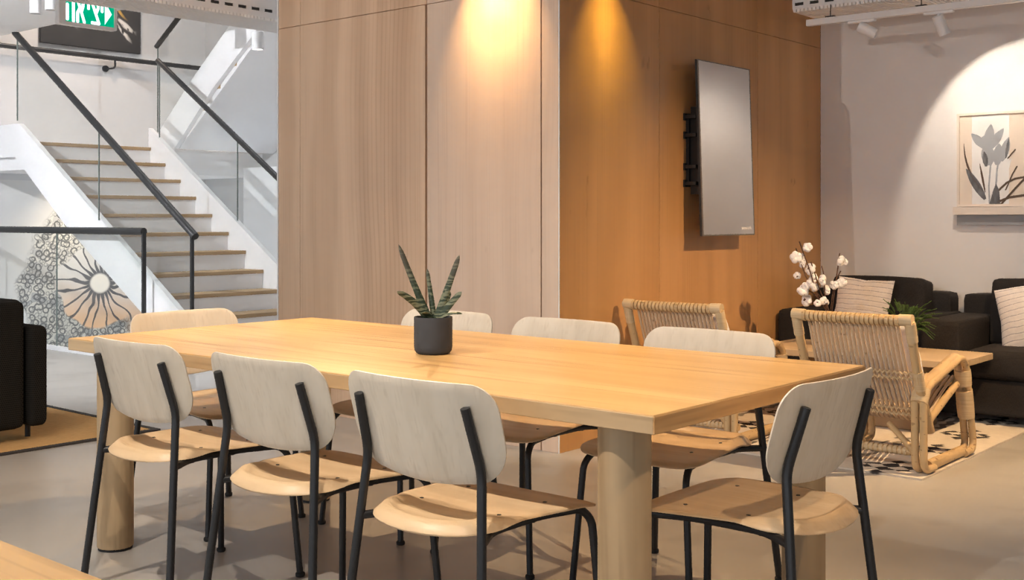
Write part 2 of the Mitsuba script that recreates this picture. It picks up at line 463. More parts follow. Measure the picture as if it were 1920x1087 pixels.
part(st, 'stringer', place(ext(rside, 0.05), [[1, 0, 0, 0], [0, 0, -1, 6.55], [0, 1, 0, 0], [0, 0, 0, 1]]), 'stair_white')
soff = Polygon([(-7.75, 0.02), (XL, zfun(XL) - 0.30), (XL, zfun(XL) - 0.26), (-7.75, 0.06)])
part(st, 'soffit', place(ext(soff, 1.25), [[1, 0, 0, 0], [0, 0, -1, 6.50], [0, 1, 0, 0], [0, 0, 0, 1]]), 'stair_white')
part(st, 'landing', bx(XE + 0.006, XL - 0.10, 5.25, YB - 0.006, ZL - 0.26, ZL - 0.002), 'stair_white')
# upper flight
UP = [(-10.47, 2.07), (-9.9, 2.55), (-9.2, 3.08), (-8.0, 3.98), (-8.0, 3.55), (-8.78, 2.985), (-9.54, 2.44), (-9.74, 2.27), (-10.20, 1.87), (-10.20, ZL - 0.2), (-10.47, ZL - 0.2)]
ul = thing('upper_flight', 'white upper stair flight rising to the right above the landing', 'staircase')
part(ul, 'stringer', place(ext(Polygon(UP).buffer(0), 0.05), [[1, 0, 0, 0], [0, 0, -1, 6.75], [0, 1, 0, 0], [0, 0, 0, 1]]), 'stair_white')
soff2 = Polygon([(-10.20, 1.87), (-8.0, 3.55), (-8.0, 3.62), (-10.20, 1.94)])
part(ul, 'soffit', place(ext(soff2, 1.20), [[1, 0, 0, 0], [0, 0, -1, 7.955], [0, 1, 0, 0], [0, 0, 0, 1]]), 'stair_white')
for i in range(8):
    part(ul, 'tread', bx(-10.30 + GO * i, -10.30 + GO * (i + 1) + 0.02, 6.75, 7.95, ZL + 0.2 * (i + 1) - 0.04, ZL + 0.2 * (i + 1)), 'tread_oak')


# glass balustrades
def sloped_quad(xa, za0, za1, xb, zb0, zb1, y, t=0.012):
    pg = Polygon([(xa, za0), (xb, zb0), (xb, zb1), (xa, za1)])
    return pg


def pane(holder, xa, za0, za1, xb, zb0, zb1, y):
    v = np.array([[xa, y, za0], [xb, y, zb0], [xb, y, zb1], [xa, y, za1]])
    part(holder, 'glass_pane', trimesh.Trimesh(v, [[0, 1, 2], [0, 2, 3]], process=False), 'pane_glass')


def edge(holder, x, z0, z1, y, w=0.007):
    part(holder, 'pane_edge', bx(x - w / 2, x + w / 2, y - 0.006, y + 0.006, z0, z1), 'glass_edge')


gl = thing('stair_balustrade', 'glass balustrade with black handrail along the near side of the stair', 'railing')
ha = lambda x: 1.046 + (-7.662 - x) * (2.872 - 1.046) / (10.478 - 7.662)
sa = lambda x: zfun(x) + 0.10
part(gl, 'handrail', tube([(-7.62, 5.19, ha(-7.62)), (-10.52, 5.19, ha(-10.52))], 0.030, 14), 'rail_black', smooth=50)
ed = [-7.66, -9.02, -10.46]
for a, b in zip(ed[:-1], ed[1:]):
    pane(gl, a - 0.006, sa(a), ha(a) - 0.02, b + 0.006, sa(b), ha(b) - 0.02, 5.185)
edge(gl, -9.02, sa(-9.02), ha(-9.02), 5.185)
edge(gl, -10.46, sa(-10.46), ha(-10.46), 5.185)
part(gl, 'post', bx(-7.672, -7.652, 5.175, 5.20, 0.0, ha(-7.66)), 'rail_black')

gr = thing('stair_balustrade', 'glass balustrade with black handrail on the far side of the stair', 'railing')
hb = lambda x: 2.746 + (x + 10.225) * (1.465 - 2.746) / (10.225 - 8.218)
sb = lambda x: zfun(x) + 0.17
part(gr, 'handrail', tube([(-10.235, 6.525, hb(-10.235)), (-7.6, 6.525, hb(-7.6))], 0.026, 14), 'rail_black', smooth=50)
ed = [-10.20, -8.905, -7.62]
for a, b in zip(ed[:-1], ed[1:]):
    pane(gr, a + 0.006, sb(a), hb(a) - 0.02, b - 0.006, sb(b), hb(b) - 0.02, 6.525)
edge(gr, -8.905, sb(-8.905), hb(-8.905), 6.525)
edge(gr, -10.20, sb(-10.20), hb(-10.20), 6.525, 0.006)

gg = thing('guard_rail', 'glass guard with flat black rail around the stair opening in front of the mural', 'railing')
GY = 5.19
gx = -8.22
part(gg, 'handrail', tube([(gx, GY - 0.075, 1.055), (-11.45, GY - 0.075, 1.055)], 0.030, 14), 'rail_black', smooth=50)
for a, b in ((gx, -9.60), (-9.60, -11.05), (-11.05, -11.45)):
    pane(gg, a - 0.006, 0.0, 1.035, b + 0.006, 0.0, 1.035, GY - 0.075)
edge(gg, -9.60, 0.0, 1.03, GY - 0.075)
edge(gg, -11.05, 0.0, 1.03, GY - 0.075)
part(gg, 'post', bx(gx - 0.010, gx + 0.010, GY - 0.09, GY - 0.06, 0.0, 1.05), 'rail_black')
part(gg, 'base_channel', bx(-11.45, gx, GY - 0.10, GY - 0.05, 0.0, 0.035), 'trim_metal')

gu = thing('upper_balustrade', 'glass balustrade with short black handrail on the upper flight', 'railing')
hu = lambda x: 2.936 + (x + 10.513) * 0.645
part(gu, 'handrail', tube([(-10.515, 6.69, hu(-10.515)), (-8.6, 6.69, hu(-8.6))], 0.026, 14), 'rail_black', smooth=50)
pane(gu, -10.49, 2.05, hu(-10.49) - 0.02, -8.7, 3.40, hu(-8.7) - 0.02, 6.69)
edge(gu, -10.49, 2.05, hu(-10.49), 6.69, 0.006)

wr = thing('wall_handrail', 'black handrail on a bracket along the landing wall under the dark painting', 'handrail')
part(wr, 'rail', tube([(XE + 0.07, 5.0, 2.905), (XE + 0.07, 7.85, 2.905)], 0.025, 12), 'rail_black', smooth=50)
part(wr, 'bracket', tube([(XE + 0.07, 6.76, 2.89), (XE + 0.07, 6.76, 2.80), (XE + 0.012, 6.70, 2.79)], 0.010, 8, fil=0.03), 'rail_black', smooth=50)
bd = cyl(0, 0, 0, 0.02, 0.035, 20)
part(wr, 'bracket_plate', place(bd, [[0, 0, 1, XE], [1, 0, 0, 6.68], [0, 1, 0, 2.79], [0, 0, 0, 1]]), 'rail_black')


# ------------------------------------------------------------------ mural, paintings
MC = (6.62, 0.45)


def mural_fn(p, n, uv):
    y, z = p.y - MC[0], p.z - MC[1]
    wy, wz = (noise(p.y * 9, p.z * 9, 1) - 0.5) * 0.06, (noise(p.y * 9, p.z * 9, 7) - 0.5) * 0.06
    r = dr.sqrt(dr.square(y + wy * 0.4) + dr.square(z + wz * 0.4))
    th = dr.atan2(z + wz * 1.2, y + wy * 1.2)
    c = mix((0.68, 0.675, 0.66), (0.80, 0.50, 0.28), smoothstep(0.15, -0.55, z + 0.10 * y) * smoothstep(-0.75, -0.35, y))
    ink = mi.Color3f(0.045, 0.052, 0.068)
    k = th * (20.0 / 6.2832)
    d = dr.abs(k - dr.floor(k) - 0.5) * (6.2832 / 20.0) * r
    wdt = 0.009 + 0.010 * noise(dr.floor(k) * 3.3, 0.5, 0.5) + 0.016 * smoothstep(0.26, 0.10, r)
    ray = smoothstep(wdt, wdt * 0.55, d) * smoothstep(0.095, 0.125, r) * smoothstep(0.72, 0.60, r)
    c = mix(c, ink, ray * 0.88)
    c = mix(c, (0.86, 0.83, 0.76), smoothstep(0.13, 0.09, r))
    left = dr.clip(smoothstep(0.02, -0.12, y) + smoothstep(-0.34, -0.46, z) * smoothstep(0.55, 0.25, y), 0, 1)
    band = smoothstep(0.47, 0.50, r + (noise(p.y * 7, p.z * 7, 3) - 0.5) * 0.12) * smoothstep(0.94, 0.86, r + (noise(p.y * 6, p.z * 6, 5) - 0.5) * 0.16) * left
    f1, f2, w = voronoi(p.y * 13 + wy * 8, p.z * 13 + wz * 8)
    g1, g2, w2 = voronoi(p.y * 19 + 7.3, p.z * 19 + 2.1)
    bub = smoothstep(0.50, 0.44, f1)
    rim = bub * smoothstep(0.22, 0.34, f1)
    rim2 = smoothstep(0.44, 0.38, g1) * smoothstep(0.24, 0.32, g1)
    shade = smoothstep(0.25, -0.5, z)
    fill = mix(mix((0.64, 0.63, 0.59), (0.27, 0.29, 0.32), smoothstep(0.5, 0.75, w) * (0.40 + 0.60 * shade)), (0.36, 0.35, 0.29), shade * 0.45)
    b = mix(fill, (0.09, 0.095, 0.10), dr.clip(rim + rim2 * 0.8, 0, 1) * 0.9)
    return mix(c, b, band)


mat('mural_print', mural_fn, rough=0.7, spec=0.2)
mu = thing('mural', 'wall mural of a grey bubble ring and dark rays behind the stair', 'mural')
part(mu, 'print', bx(XE + 0.001, XE + 0.007, 5.26, 7.95, -0.9, 1.55), 'mural_print')


def dark_canvas(p, n, uv):
    y, z = p.y, p.z
    c = mix((0.042, 0.043, 0.045), (0.06, 0.06, 0.062), fbm(y * 3, z * 3, 1, 3))
    w = (fbm(y * 4, z * 4, 2, 3) - 0.5) * 0.22
    st_ = 0.0
    for (ya, za, s, wd, y0, y1) in ((6.55, 3.52, -0.62, 0.045, 6.40, 7.05), (6.65, 3.40, -0.80, 0.03, 6.50, 7.0), (6.05, 3.34, -0.4, 0.03, 5.85, 6.35), (6.2, 3.28, 0.45, 0.022, 6.0, 6.5)):
        d = dr.abs(z - za - s * (y - ya) + w)
        st_ = dr.maximum(st_, smoothstep(wd, wd * 0.3, d) * smoothstep(y0, y0 + 0.12, y) * smoothstep(y1, y1 - 0.1, y) * smoothstep(0.3, 0.6, noise(y * 30, z * 30 + y * 20, 4)))
    c = mix(c, (0.62, 0.61, 0.59), st_ * 0.9)
    gold = smoothstep(0.025, 0.008, dr.abs(z - 3.56 + 0.60 * (y - 6.62) + w)) * smoothstep(6.45, 6.6, y) * smoothstep(6.95, 6.8, y)
    return mix(c, (0.65, 0.40, 0.10), gold * 0.8)


mat('dark_canvas', dark_canvas, rough=0.6, spec=0.25)
pa = thing('painting', 'large dark abstract painting with white strokes on the landing wall', 'painting')
part(pa, 'canvas', bx(XE + 0.001, XE + 0.045, 5.93, 7.09, 2.99, 4.05, 0.003), 'dark_canvas')

# framed flower picture on the lounge wall
AX0, AX1, AZ0, AZ1 = -2.555, -1.60, 1.235, 1.822
mat('frame_pale', (0.74, 0.64, 0.55), rough=0.55)
mat('canvas_cream', (0.74, 0.63, 0.53), rough=0.8, spec=0.1)
mat('ink_white', (0.80, 0.78, 0.76), rough=0.8, spec=0.1)
mat('ink_grey', (0.36, 0.37, 0.39), rough=0.8, spec=0.1)
mat('ink_dark', lambda p, n, uv: mix((0.10, 0.10, 0.105), (0.20, 0.20, 0.21), noise(p.x * 80, p.y * 5, p.z * 25)), rough=0.8, spec=0.1)
mat('ink_brown', (0.12, 0.085, 0.065), rough=0.8, spec=0.1)
mat('ledge_grey', (0.30, 0.30, 0.31), rough=0.6)
ar = thing('framed_picture', 'framed grey flower picture lit by a spot on the lounge wall', 'picture')
yf = YW - 0.035
part(ar, 'canvas', bx(AX0 + 0.012, AX1 - 0.012, YW - 0.030, YW - 0.002, AZ0 + 0.012, AZ1 - 0.012), 'canvas_cream')
part(ar, 'frame', cat(bx(AX0, AX0 + 0.014, yf - 0.012, YW - 0.002, AZ0, AZ1), bx(AX1 - 0.014, AX1, yf - 0.012, YW - 0.002, AZ0, AZ1),
                      bx(AX0, AX1, yf - 0.012, YW - 0.002, AZ1 - 0.014, AZ1), bx(AX0, AX1, yf - 0.012, YW - 0.002, AZ0, AZ0 + 0.014)), 'frame_pale')


def leaf2(x0, z0, x1, z1, w, bend=0.0, n=14):
    p0, p1 = np.array([x0, z0]), np.array([x1, z1])
    d = p1 - p0
    nn = np.array([-d[1], d[0]]) / np.linalg.norm(d)
    L, R_ = [], []
    for i in range(n + 1):
        t = i / n
        c = p0 + d * t + nn * bend * 4 * t * (1 - t)
        h = w * math.sin(PI * min(1, 0.08 + 0.92 * t)) ** 0.8 if t < 1 else 0
        L.append(c + nn * h)
        R_.append(c - nn * h)
    return Polygon(np.array(L + R_[::-1])).buffer(0.0004)


AS = 0.00326  # metres per picture unit (a photograph pixel on this wall)
ax = lambda px: AX0 + (px - 1798) * AS
az = lambda py: AZ1 - (py - 214) * AS * 1.03


def ink(name, poly, m, d):
    poly = poly.intersection(sbox(AX0 + 0.016, AZ0 + 0.016, AX1 - 0.016, AZ1 - 0.016))
    for g_ in getattr(poly, 'geoms', [poly]):
        part(ar, name, plane_y(ext(g_, 0.0006), YW - 0.0304 - 0.0007 * d), m)


ink('white_band', sbox(ax(1825), az(390), ax(1894), az(205)), 'ink_white', 0)
ink('white_strokes', unary_union([leaf2(ax(1846), az(386), ax(1826), az(362), 0.02), leaf2(ax(1848), az(386), ax(1836), az(372), 0.02), leaf2(ax(1878), az(350), ax(1898), az(300), 0.012),
                                  leaf2(ax(1880), az(375), ax(1895), az(340), 0.012)]), 'ink_white', 1)
pet = unary_union([leaf2(ax(1854), az(282), ax(1861), az(236), 0.030), leaf2(ax(1852), az(280), ax(1824), az(252), 0.026), leaf2(ax(1858), az(282), ax(1884), az(245), 0.026),
                   Point(ax(1855), az(270)).buffer(0.05)])
ink('petals', pet, 'ink_grey', 1)
ink('bud', unary_union([leaf2(ax(1858), az(312), ax(1852), az(270), 0.040), leaf2(ax(1872), az(312), ax(1876), az(272), 0.030), leaf2(ax(1880), az(305), ax(1893), az(262), 0.026)]), 'ink_grey', 2)
ink('dark_leaf', unary_union([leaf2(ax(1852), az(314), ax(1848), az(286), 0.016), leaf2(ax(1850), az(375), ax(1814), az(317), 0.024), leaf2(ax(1888), az(300), ax(1894), az(262), 0.008), Polygon([(ax(1858), az(384)), (ax(1878), az(384)), (ax(1876), az(358)), (ax(1870), az(346)), (ax(1864), az(362))])]), 'ink_dark', 3)
ln = lambda pts, w: LineString([(ax(a), az(b)) for a, b in pts]).buffer(w)
ink('stems', unary_union([ln([(1858, 382), (1857, 350), (1860, 312)], 0.0045), ln([(1870, 350), (1872, 320), (1874, 310)], 0.0045)]), 'ink_grey', 2)
ink('blades', unary_union([leaf2(ax(1846), az(360), ax(1810), az(270), 0.006, 0.03), leaf2(ax(1850), az(362), ax(1840), az(308), 0.006), ln([(1876, 358), (1890, 345), (1905, 338), (1925, 335), (1960, 345)], 0.006), ln([(1874, 380), (1895, 372), (1925, 368), (1955, 372)], 0.007),
                            ln([(1880, 384), (1905, 356), (1930, 330)], 0.006), ln([(1888, 358), (1900, 330), (1908, 316)], 0.004), ln([(1892, 300), (1905, 285)], 0.004)]), 'ink_brown', 3)
lg = thing('picture_ledge', 'pale wall ledge with grey front under the flower picture', 'ledge')
part(lg, 'shelf', bx(AX0 - 0.02, AX1 + 0.02, YW - 0.06, YW - 0.001, AZ0 - 0.05, AZ0 - 0.002), 'frame_pale')
part(lg, 'front', bx(AX0 - 0.005, AX1 + 0.01, YW - 0.03, YW - 0.001, AZ0 - 0.115, AZ0 - 0.052), 'ledge_grey')


# ------------------------------------------------------------------ ceiling things
def raft(key, along, a0, a1, b0, b1, z0, z1):
    """acoustic raft: slotted white edge, ribbed underside; along 'x' or 'y'"""
    r = key
    mk = (lambda p0, p1, q0, q1, c0, c1: bx(p0, p1, q0, q1, c0, c1)) if along == 'x' else (lambda p0, p1, q0, q1, c0, c1: bx(q0, q1, p0, p1, c0, c1))
    part(r, 'tray', mk(a0, a1, b0, b1, z0 + 0.03, z1), 'white_warm_metal')
    ribs = [mk(x, x + 0.018, b0 + 0.001, b1 - 0.001, z0 + 0.014, z0 + 0.031) for x in np.arange(a0 + 0.005, a1 - 0.02, 0.026)]
    for rb in ribs[:300]:
        part(r, 'rib', rb, 'slat_white')
    return mk


ra = thing('acoustic_raft', 'slotted white acoustic raft hanging over the passage to the stair', 'ceiling panel')
mk = raft(ra, 'y', -0.6, 4.90, -6.22, -5.86, 2.395, 2.57)
for y in np.arange(1.0, 4.9, 0.10):
    part(ra, 'slot', bx(-5.861, -5.856, y, y + 0.055, 2.462, 2.479), 'slot_dark')
rb_ = thing('acoustic_raft', 'slotted white acoustic raft above the track lights in the lounge', 'ceiling panel')
mk = raft(rb_, 'x', -3.32, 0.6, 6.63, 7.02, 2.44, 2.60)
for x in np.arange(-3.30, 0.5, 0.10):
    part(rb_, 'slot', bx(x, x + 0.055, 6.626, 6.631, 2.492, 2.509), 'slot_dark')

tk = thing('light_track', 'white track rail hung in front of the lounge wall', 'track rail')
part(tk, 'rail', bx(-3.215, 0.4, 6.60, 6.636, 2.352, 2.392, 0.003), 'white_warm_metal')
for x in (-3.06, -2.50, -1.4, -0.3):
    part(tk, 'cable', tube([(x, 6.618, 2.39), (x, 6.618, 2.47)], 0.003, 6), 'slot_dark')
    part(tk, 'clip', bx(x - 0.03, x + 0.03, 6.606, 6.630, 2.390, 2.400), 'slot_dark')


def track_head(x, y, z, target, label, r=0.032, L=0.115, group=None, adapter=True, zc=None):
    """cylinder spot on a stem: z is the rail's underside"""
    k = thing('track_light', label, 'spotlight', group)
    if adapter:
        part(k, 'adapter', bx(x - 0.085, x + 0.085, y - 0.013, y + 0.013, z - 0.014, z, 0.002), 'white_metal')
    part(k, 'stem', tube([(x, y, z), (x, y, z - 0.04)], 0.009, 10), 'white_metal', smooth=50)
    c = np.array([x, y, z - 0.045])
    d = np.array(target, float) - c
    d /= np.linalg.norm(d)
    c0 = c - d * L * 0.18
    prof = [(1e-4, 0), (r - 0.003, 0), (r, 0.003), (r, L), (r - 0.003, L), (r - 0.004, L - 0.02), (1e-4, L - 0.02)]
    m = lathe(prof, 28)
    M = trimesh.geometry.align_vectors([0, 0, 1], d)
    M[:3, 3] = c0
    m.apply_transform(M)
    part(k, 'head', m, 'white_metal', smooth=40)
    return k


track_head(-2.86, 6.618, 2.352, (-2.2, 6.80, 1.95), 'white track spotlight tilted to the right, nearest the wood wall')
track_head(-2.40, 6.618, 2.352, (-2.25, 6.85, 1.75), 'white track spotlight hanging steeply, above the flower picture')

SPOT_LABEL = {'table_spot_a': 'white ceiling spotlight aimed at the table from the stair end of the wood wall', 'table_spot_b': 'white ceiling spotlight behind the viewer aimed at the left near chairs', 'table_spot_c': 'white ceiling spotlight behind the viewer aimed at the rightmost near chair', 'table_spot_d': 'white ceiling spotlight aimed at the right half of the table from the wood wall', 'lounge_spot': 'white ceiling spotlight aimed at the rattan chairs', 'end_chair_spot': 'white ceiling spotlight aimed at the chair on the stair end', 'stair_front_lamp': 'white ceiling spotlight aimed at the near side of the stair', 'floor_spot': 'white ceiling spotlight aimed at the chair on the right table end', 'wall_wash': 'white ceiling spotlight aimed at the pale face of the wood wall'}
# lamps over the table (outside the picture, their light falls in it)
for nm in ('table_spot_a', 'table_spot_b', 'table_spot_c', 'table_spot_d', 'lounge_spot', 'end_chair_spot', 'stair_front_lamp', 'floor_spot', 'wall_wash'):
    p, t, *_ = LAMPS[nm]
    d = np.array(t, float) - np.array(p, float)
    d /= np.linalg.norm(d)
    k = thing('ceiling_spotlight', SPOT_LABEL[nm], 'spotlight', 'spotlights above the table')
    m = lathe([(1e-4, -0.16), (0.04, -0.16), (0.04, -0.02), (0.036, -0.02), (0.036, -0.05), (1e-4, -0.05)], 24)
    M = trimesh.geometry.align_vectors([0, 0, 1], d)
    M[:3, 3] = np.array(p)
    m.apply_transform(M)
    part(k, 'head', m, 'white_metal', smooth=40)
    q = np.array(p) - d * 0.12
    part(k, 'stem', tube([q, (q[0], q[1], CE)], 0.008, 8), 'white_metal')
for nm in ('wall_spot_a', 'wall_spot_b'):
    p, t, *_ = LAMPS[nm]
    k = thing('wall_washer', 'white downlight grazing the pale face of the wood wall' if nm == 'wall_spot_a' else 'white downlight grazing the amber face of the wood wall', 'spotlight', 'downlights along the wood wall')
    part(k, 'head', place(lathe([(1e-4, 0.14), (0.04, 0.14), (0.04, 0.01), (0.036, 0.01), (0.036, 0.05), (1e-4, 0.05)], 24), np.array(T().translate(p).matrix)), 'white_metal', smooth=40)
    part(k, 'stem', tube([(p[0], p[1], p[2] + 0.13), (p[0], p[1], CE)], 0.008, 8), 'white_metal')

pd = thing('pendant_light', 'small white cylinder pendant hanging by the stair', 'pendant lamp')
PP = (-7.25, 5.50)
mat('lamp_glow', (0.9, 0.9, 0.9), rough=0.6)
part(pd, 'body', place(lathe([(1e-4, 0.135), (0.043, 0.135), (0.046, 0.130), (0.046, 0.0), (0.040, 0.0), (0.040, 0.012), (1e-4, 0.012)], 32), np.array(T().translate((PP[0], PP[1], 2.467)).matrix)), 'white_metal', smooth=40)
scene[pd + '__diffuser'] = mikit.ply(cyl(PP[0], PP[1], 2.468, 2.476, 0.039, 24), 'lamp_glow', emitter={'type': 'area', 'radiance': rgb(3.0 * UNIT * 4, 2.6 * UNIT * 4, 2.1 * UNIT * 4)})
part(pd, 'rod', tube([(PP[0] - 0.0, PP[1], 2.60), (PP[0], PP[1], 3.3)], 0.004, 6), 'white_metal')
cp = thing('pendant_canopy', 'white beam carrying the cylinder pendant', 'beam')
part(cp, 'beam', bx(-7.35, -7.15, 5.2, 7.9, 3.3, 3.4), 'white_paint')

for i, (x, y, lab) in enumerate(((-8.70, 4.46, 'white cylinder downlight on the ceiling, nearer the left frame edge'), (-8.46, 4.46, 'white cylinder downlight on the ceiling, next to the exit sign'))):
    k = thing('ceiling_downlight', lab, 'downlight')
    part(k, 'body', place(lathe([(1e-4, 0.13), (0.045, 0.13), (0.045, 0.0), (0.039, 0.0), (0.039, 0.02), (1e-4, 0.02)], 28), np.array(T().translate((x, y, CE - 0.13)).matrix)), 'white_metal', smooth=40)

# exit sign
ex = thing('exit_sign', 'green lit exit sign with white lettering and arrow, hanging from the ceiling', 'sign')
SX, SY0, SY1, SZ0, SZ1 = -7.0, 3.745, 4.155, 2.415, 2.64
mat('sign_frame', (0.80, 0.78, 0.76), rough=0.45)
mat('sign_green', (0.0, 0.36, 0.27), rough=0.35)
scene['sign_film'] = {'type': 'principledthin', 'base_color': rgb(0.0, 0.62, 0.45), 'roughness': 0.5, 'diff_trans': 1.0}
bar = sbox(SY0, SZ0, SY1, SZ1).buffer(-0.012).buffer(0.012)
part(ex, 'frame', plane_x(ext(bar.difference(sbox(SY0 + 0.045, SZ0 + 0.022, SY1 - 0.018, SZ1 - 0.022)), 0.05), SX - 0.05), 'sign_frame')
part(ex, 'rod', tube([(SX - 0.025, (SY0 + SY1) / 2 - 0.12, SZ1), (SX - 0.025, (SY0 + SY1) / 2 - 0.12, CE)], 0.005, 8), 'sign_frame')
part(ex, 'rod', tube([(SX - 0.025, (SY0 + SY1) / 2 + 0.12, SZ1), (SX - 0.025, (SY0 + SY1) / 2 + 0.12, CE)], 0.005, 8), 'sign_frame')
W0 = SY0 + 0.045
sw, sh = SY1 - 0.018 - W0, SZ1 - SZ0 - 0.044
S_ = lambda pts, w=0.011: LineString([(W0 + a * sw, SZ0 + 0.022 + b * sh) for a, b in pts]).buffer(w, cap_style=1)
glyph = {
    'letter_he': unary_union([S_([(0.05, 0.10), (0.05, 0.62)]), S_([(0.03, 0.86), (0.17, 0.86), (0.17, 0.06)])]),
    'letter_alef': unary_union([S_([(0.25, 0.86), (0.39, 0.06)]), S_([(0.37, 0.86), (0.36, 0.60), (0.33, 0.42)]), S_([(0.255, 0.06), (0.255, 0.38), (0.30, 0.55)])]),
    'letter_yod': S_([(0.43, 0.86), (0.475, 0.86), (0.475, 0.58)]),
    'letter_tsadi': unary_union([S_([(0.54, 0.86), (0.69, 0.08), (0.55, 0.08)]), S_([(0.68, 0.86), (0.67, 0.62), (0.63, 0.44)])]),
    'letter_yod_final': S_([(0.71, 0.86), (0.755, 0.86), (0.755, 0.54)]),
    'arrow': Polygon([(W0 + 0.81 * sw, SZ0 + 0.022 + 0.06 * sh), (W0 + 0.81 * sw, SZ0 + 0.022 + 0.94 * sh), (W0 + 0.96 * sw, SZ0 + 0.022 + 0.48 * sh)]),
}
film = sbox(SY0 + 0.043, SZ0 + 0.020, SY1 - 0.016, SZ1 - 0.020).difference(unary_union(list(glyph.values())))
part(ex, 'green_film', plane_x(ext(film, 0.001), SX - 0.012), 'sign_film')
mat('sign_lamp', (0.8, 0.8, 0.8), rough=0.5)
scene[ex + '__lit_panel'] = mikit.ply(bx(SX - 0.035, SX - 0.016, SY0 + 0.04, SY1 - 0.014, SZ0 + 0.018, SZ1 - 0.018), 'sign_lamp', emitter={'type': 'area', 'radiance': rgb(2.1 * UNIT, 2.3 * UNIT, 2.35 * UNIT)})


# ------------------------------------------------------------------ TV
tv = thing('wall_screen', 'upright flat screen with pale text in its corner on the amber wood wall', 'screen')
mat('screen_glass', (0.60, 0.60, 0.62), rough=0.24, spec=0.5, metallic=0.85)
mat('tv_black', (0.012, 0.012, 0.013), rough=0.45)
mat('tv_rim', (0.18, 0.16, 0.14), rough=0.35, metallic=0.5)
mat('logo_white', (0.85, 0.85, 0.87), rough=0.5)
tw, thh = 0.598, 1.0
TVM = T().translate((XA1 + 0.120, 5.917, 1.562)).rotate((0, 1, 0), -2.0)
TVm = np.array(TVM.matrix)
tvp = lambda m: place(m, TVm)
part(tv, 'housing', tvp(bx(-0.020, -0.004, -tw / 2, tw / 2, -thh / 2, thh / 2, 0.002)), 'tv_black')
part(tv, 'bezel', tvp(plane_x(ext(sbox(-tw / 2, -thh / 2, tw / 2, thh / 2).difference(sbox(-tw / 2 + 0.006, -thh / 2 + 0.008, tw / 2 - 0.006, thh / 2 - 0.006)), 0.006), -0.004)), 'tv_rim')
part(tv, 'screen', tvp(bx(-0.004, 0.0, -tw / 2 + 0.006, tw / 2 - 0.006, -thh / 2 + 0.008, thh / 2 - 0.006)), 'screen_glass')
tx = meshkit.text_mesh('wework', 0.019, 0.001, bold=True)
tx.apply_translation((-tx.bounds[0][0], 0, 0))
tx.apply_scale((0.122 / tx.bounds[1][0], 1, 1))
tx.apply_translation((tw / 2 - 0.157, -thh / 2 + 0.034, 0))
part(tv, 'lettering', tvp(plane_x(tx, 0.0002)), 'logo_white')
for z in (0.18, 0.075, -0.105, -0.20):
    w = 0.05 if abs(z) > 0.15 else 0.03
    part(tv, 'bracket', cat(bx(XA1 + 0.001, XA1 + 0.08, 5.635, 5.635 + w, 1.562 + z - 0.010, 1.562 + z + 0.010), bx(XA1 + 0.001, XA1 + 0.01, 5.63, 5.645 + w, 1.562 + z - 0.020, 1.562 + z + 0.020)), 'tv_black')
part(tv, 'wall_plate', bx(XA1 + 0.001, XA1 + 0.02, 5.66, 6.14, 1.36, 1.76), 'tv_black')
part(tv, 'back_box', bx(XA1 + 0.02, XA1 + 0.09, 5.68, 6.12, 1.30, 1.80), 'tv_black')


# ------------------------------------------------------------------ dining tables
def dining_table(x0, x1, y0, y1, label, zt=0.74, th=0.042, r=0.062, ix=0.146, iy=0.099):
    t = thing('dining_table', label, 'table')
    part(t, 'tabletop', bx(x0 + 0.002, x1 - 0.002, y0 + 0.002, y1 - 0.002, zt - 0.012, zt, 0.002), 'oak_top')
    part(t, 'edge', bx(x0 + 0.003, x1 - 0.003, y0, y0 + 0.03, zt - th, zt - 0.003, 0.0015), 'oak_edge')
    part(t, 'edge', bx(x0 + 0.003, x1 - 0.003, y1 - 0.03, y1, zt - th, zt - 0.003, 0.0015), 'oak_edge')
    part(t, 'end_edge', bx(x0, x0 + 0.03, y0 + 0.001, y1 - 0.001, zt - th, zt - 0.003, 0.0015), 'oak_end')
    part(t, 'end_edge', bx(x1 - 0.03, x1, y0 + 0.001, y1 - 0.001, zt - th, zt - 0.003, 0.0015), 'oak_end')
    part(t, 'underside', bx(x0 + 0.02, x1 - 0.02, y0 + 0.02, y1 - 0.02, zt - th + 0.002, zt - 0.011), 'oak_edge')
    for lx in (x0 + ix, x1 - ix):
        for ly in (y0 + iy, y1 - iy):
            lk = part(t, 'leg', cyl(lx, ly, 0.008, zt - th + 0.002, r, 40, 0.003), 'oak_leg', smooth=40)
            part(lk, 'foot', cyl(lx, ly, 0.0, 0.009, r - 0.004, 32), 'black_rubber')
    return t


TX0, TX1, TY0, TY1 = -3.840, -1.369, 2.087, 3.195
dining_table(TX0, TX1, TY0, TY1, 'long solid oak dining table with round legs, carrying the potted plant')
dining_table(-3.65, -1.02, -0.385, 0.725, 'oak tabletop cut off by the lower left corner of the picture')


# ------------------------------------------------------------------ dining chairs
def rr_outline(w, z0, z1, rt, rb, belly, power=1.0):
    pts = []
    def arc(cx, cy, rx, ry, a0, a1, n=10):
        for k in range(n + 1):
            a = a0 + (a1 - a0) * k / n
            pts.append((cx + rx * math.cos(a), cy + ry * math.sin(a)))
    arc(w - rt, z1 - rt, rt, rt, 0, PI / 2)
    arc(-w + rt, z1 - rt, rt, rt, PI / 2, PI)
    arc(-w + rb, z0 + rb, rb, rb, PI, 1.5 * PI)
    for t in np.linspace(-1, 1, 13)[1:-1]:
        pts.append((t * (w - rb), z0 - belly * (1 - t * t)))
    arc(w - rb, z0 + rb, rb, rb, 1.5 * PI, 2 * PI)
    P = np.array(pts)
    P = np.vstack([P, P[:1]])
    s = np.concatenate([[0], np.cumsum(np.linalg.norm(np.diff(P, axis=0), axis=1))])
    return lambda t: np.array([np.interp(t / (2 * PI) * s[-1], s, P[:, 0]), np.interp(t / (2 * PI) * s[-1], s, P[:, 1])])


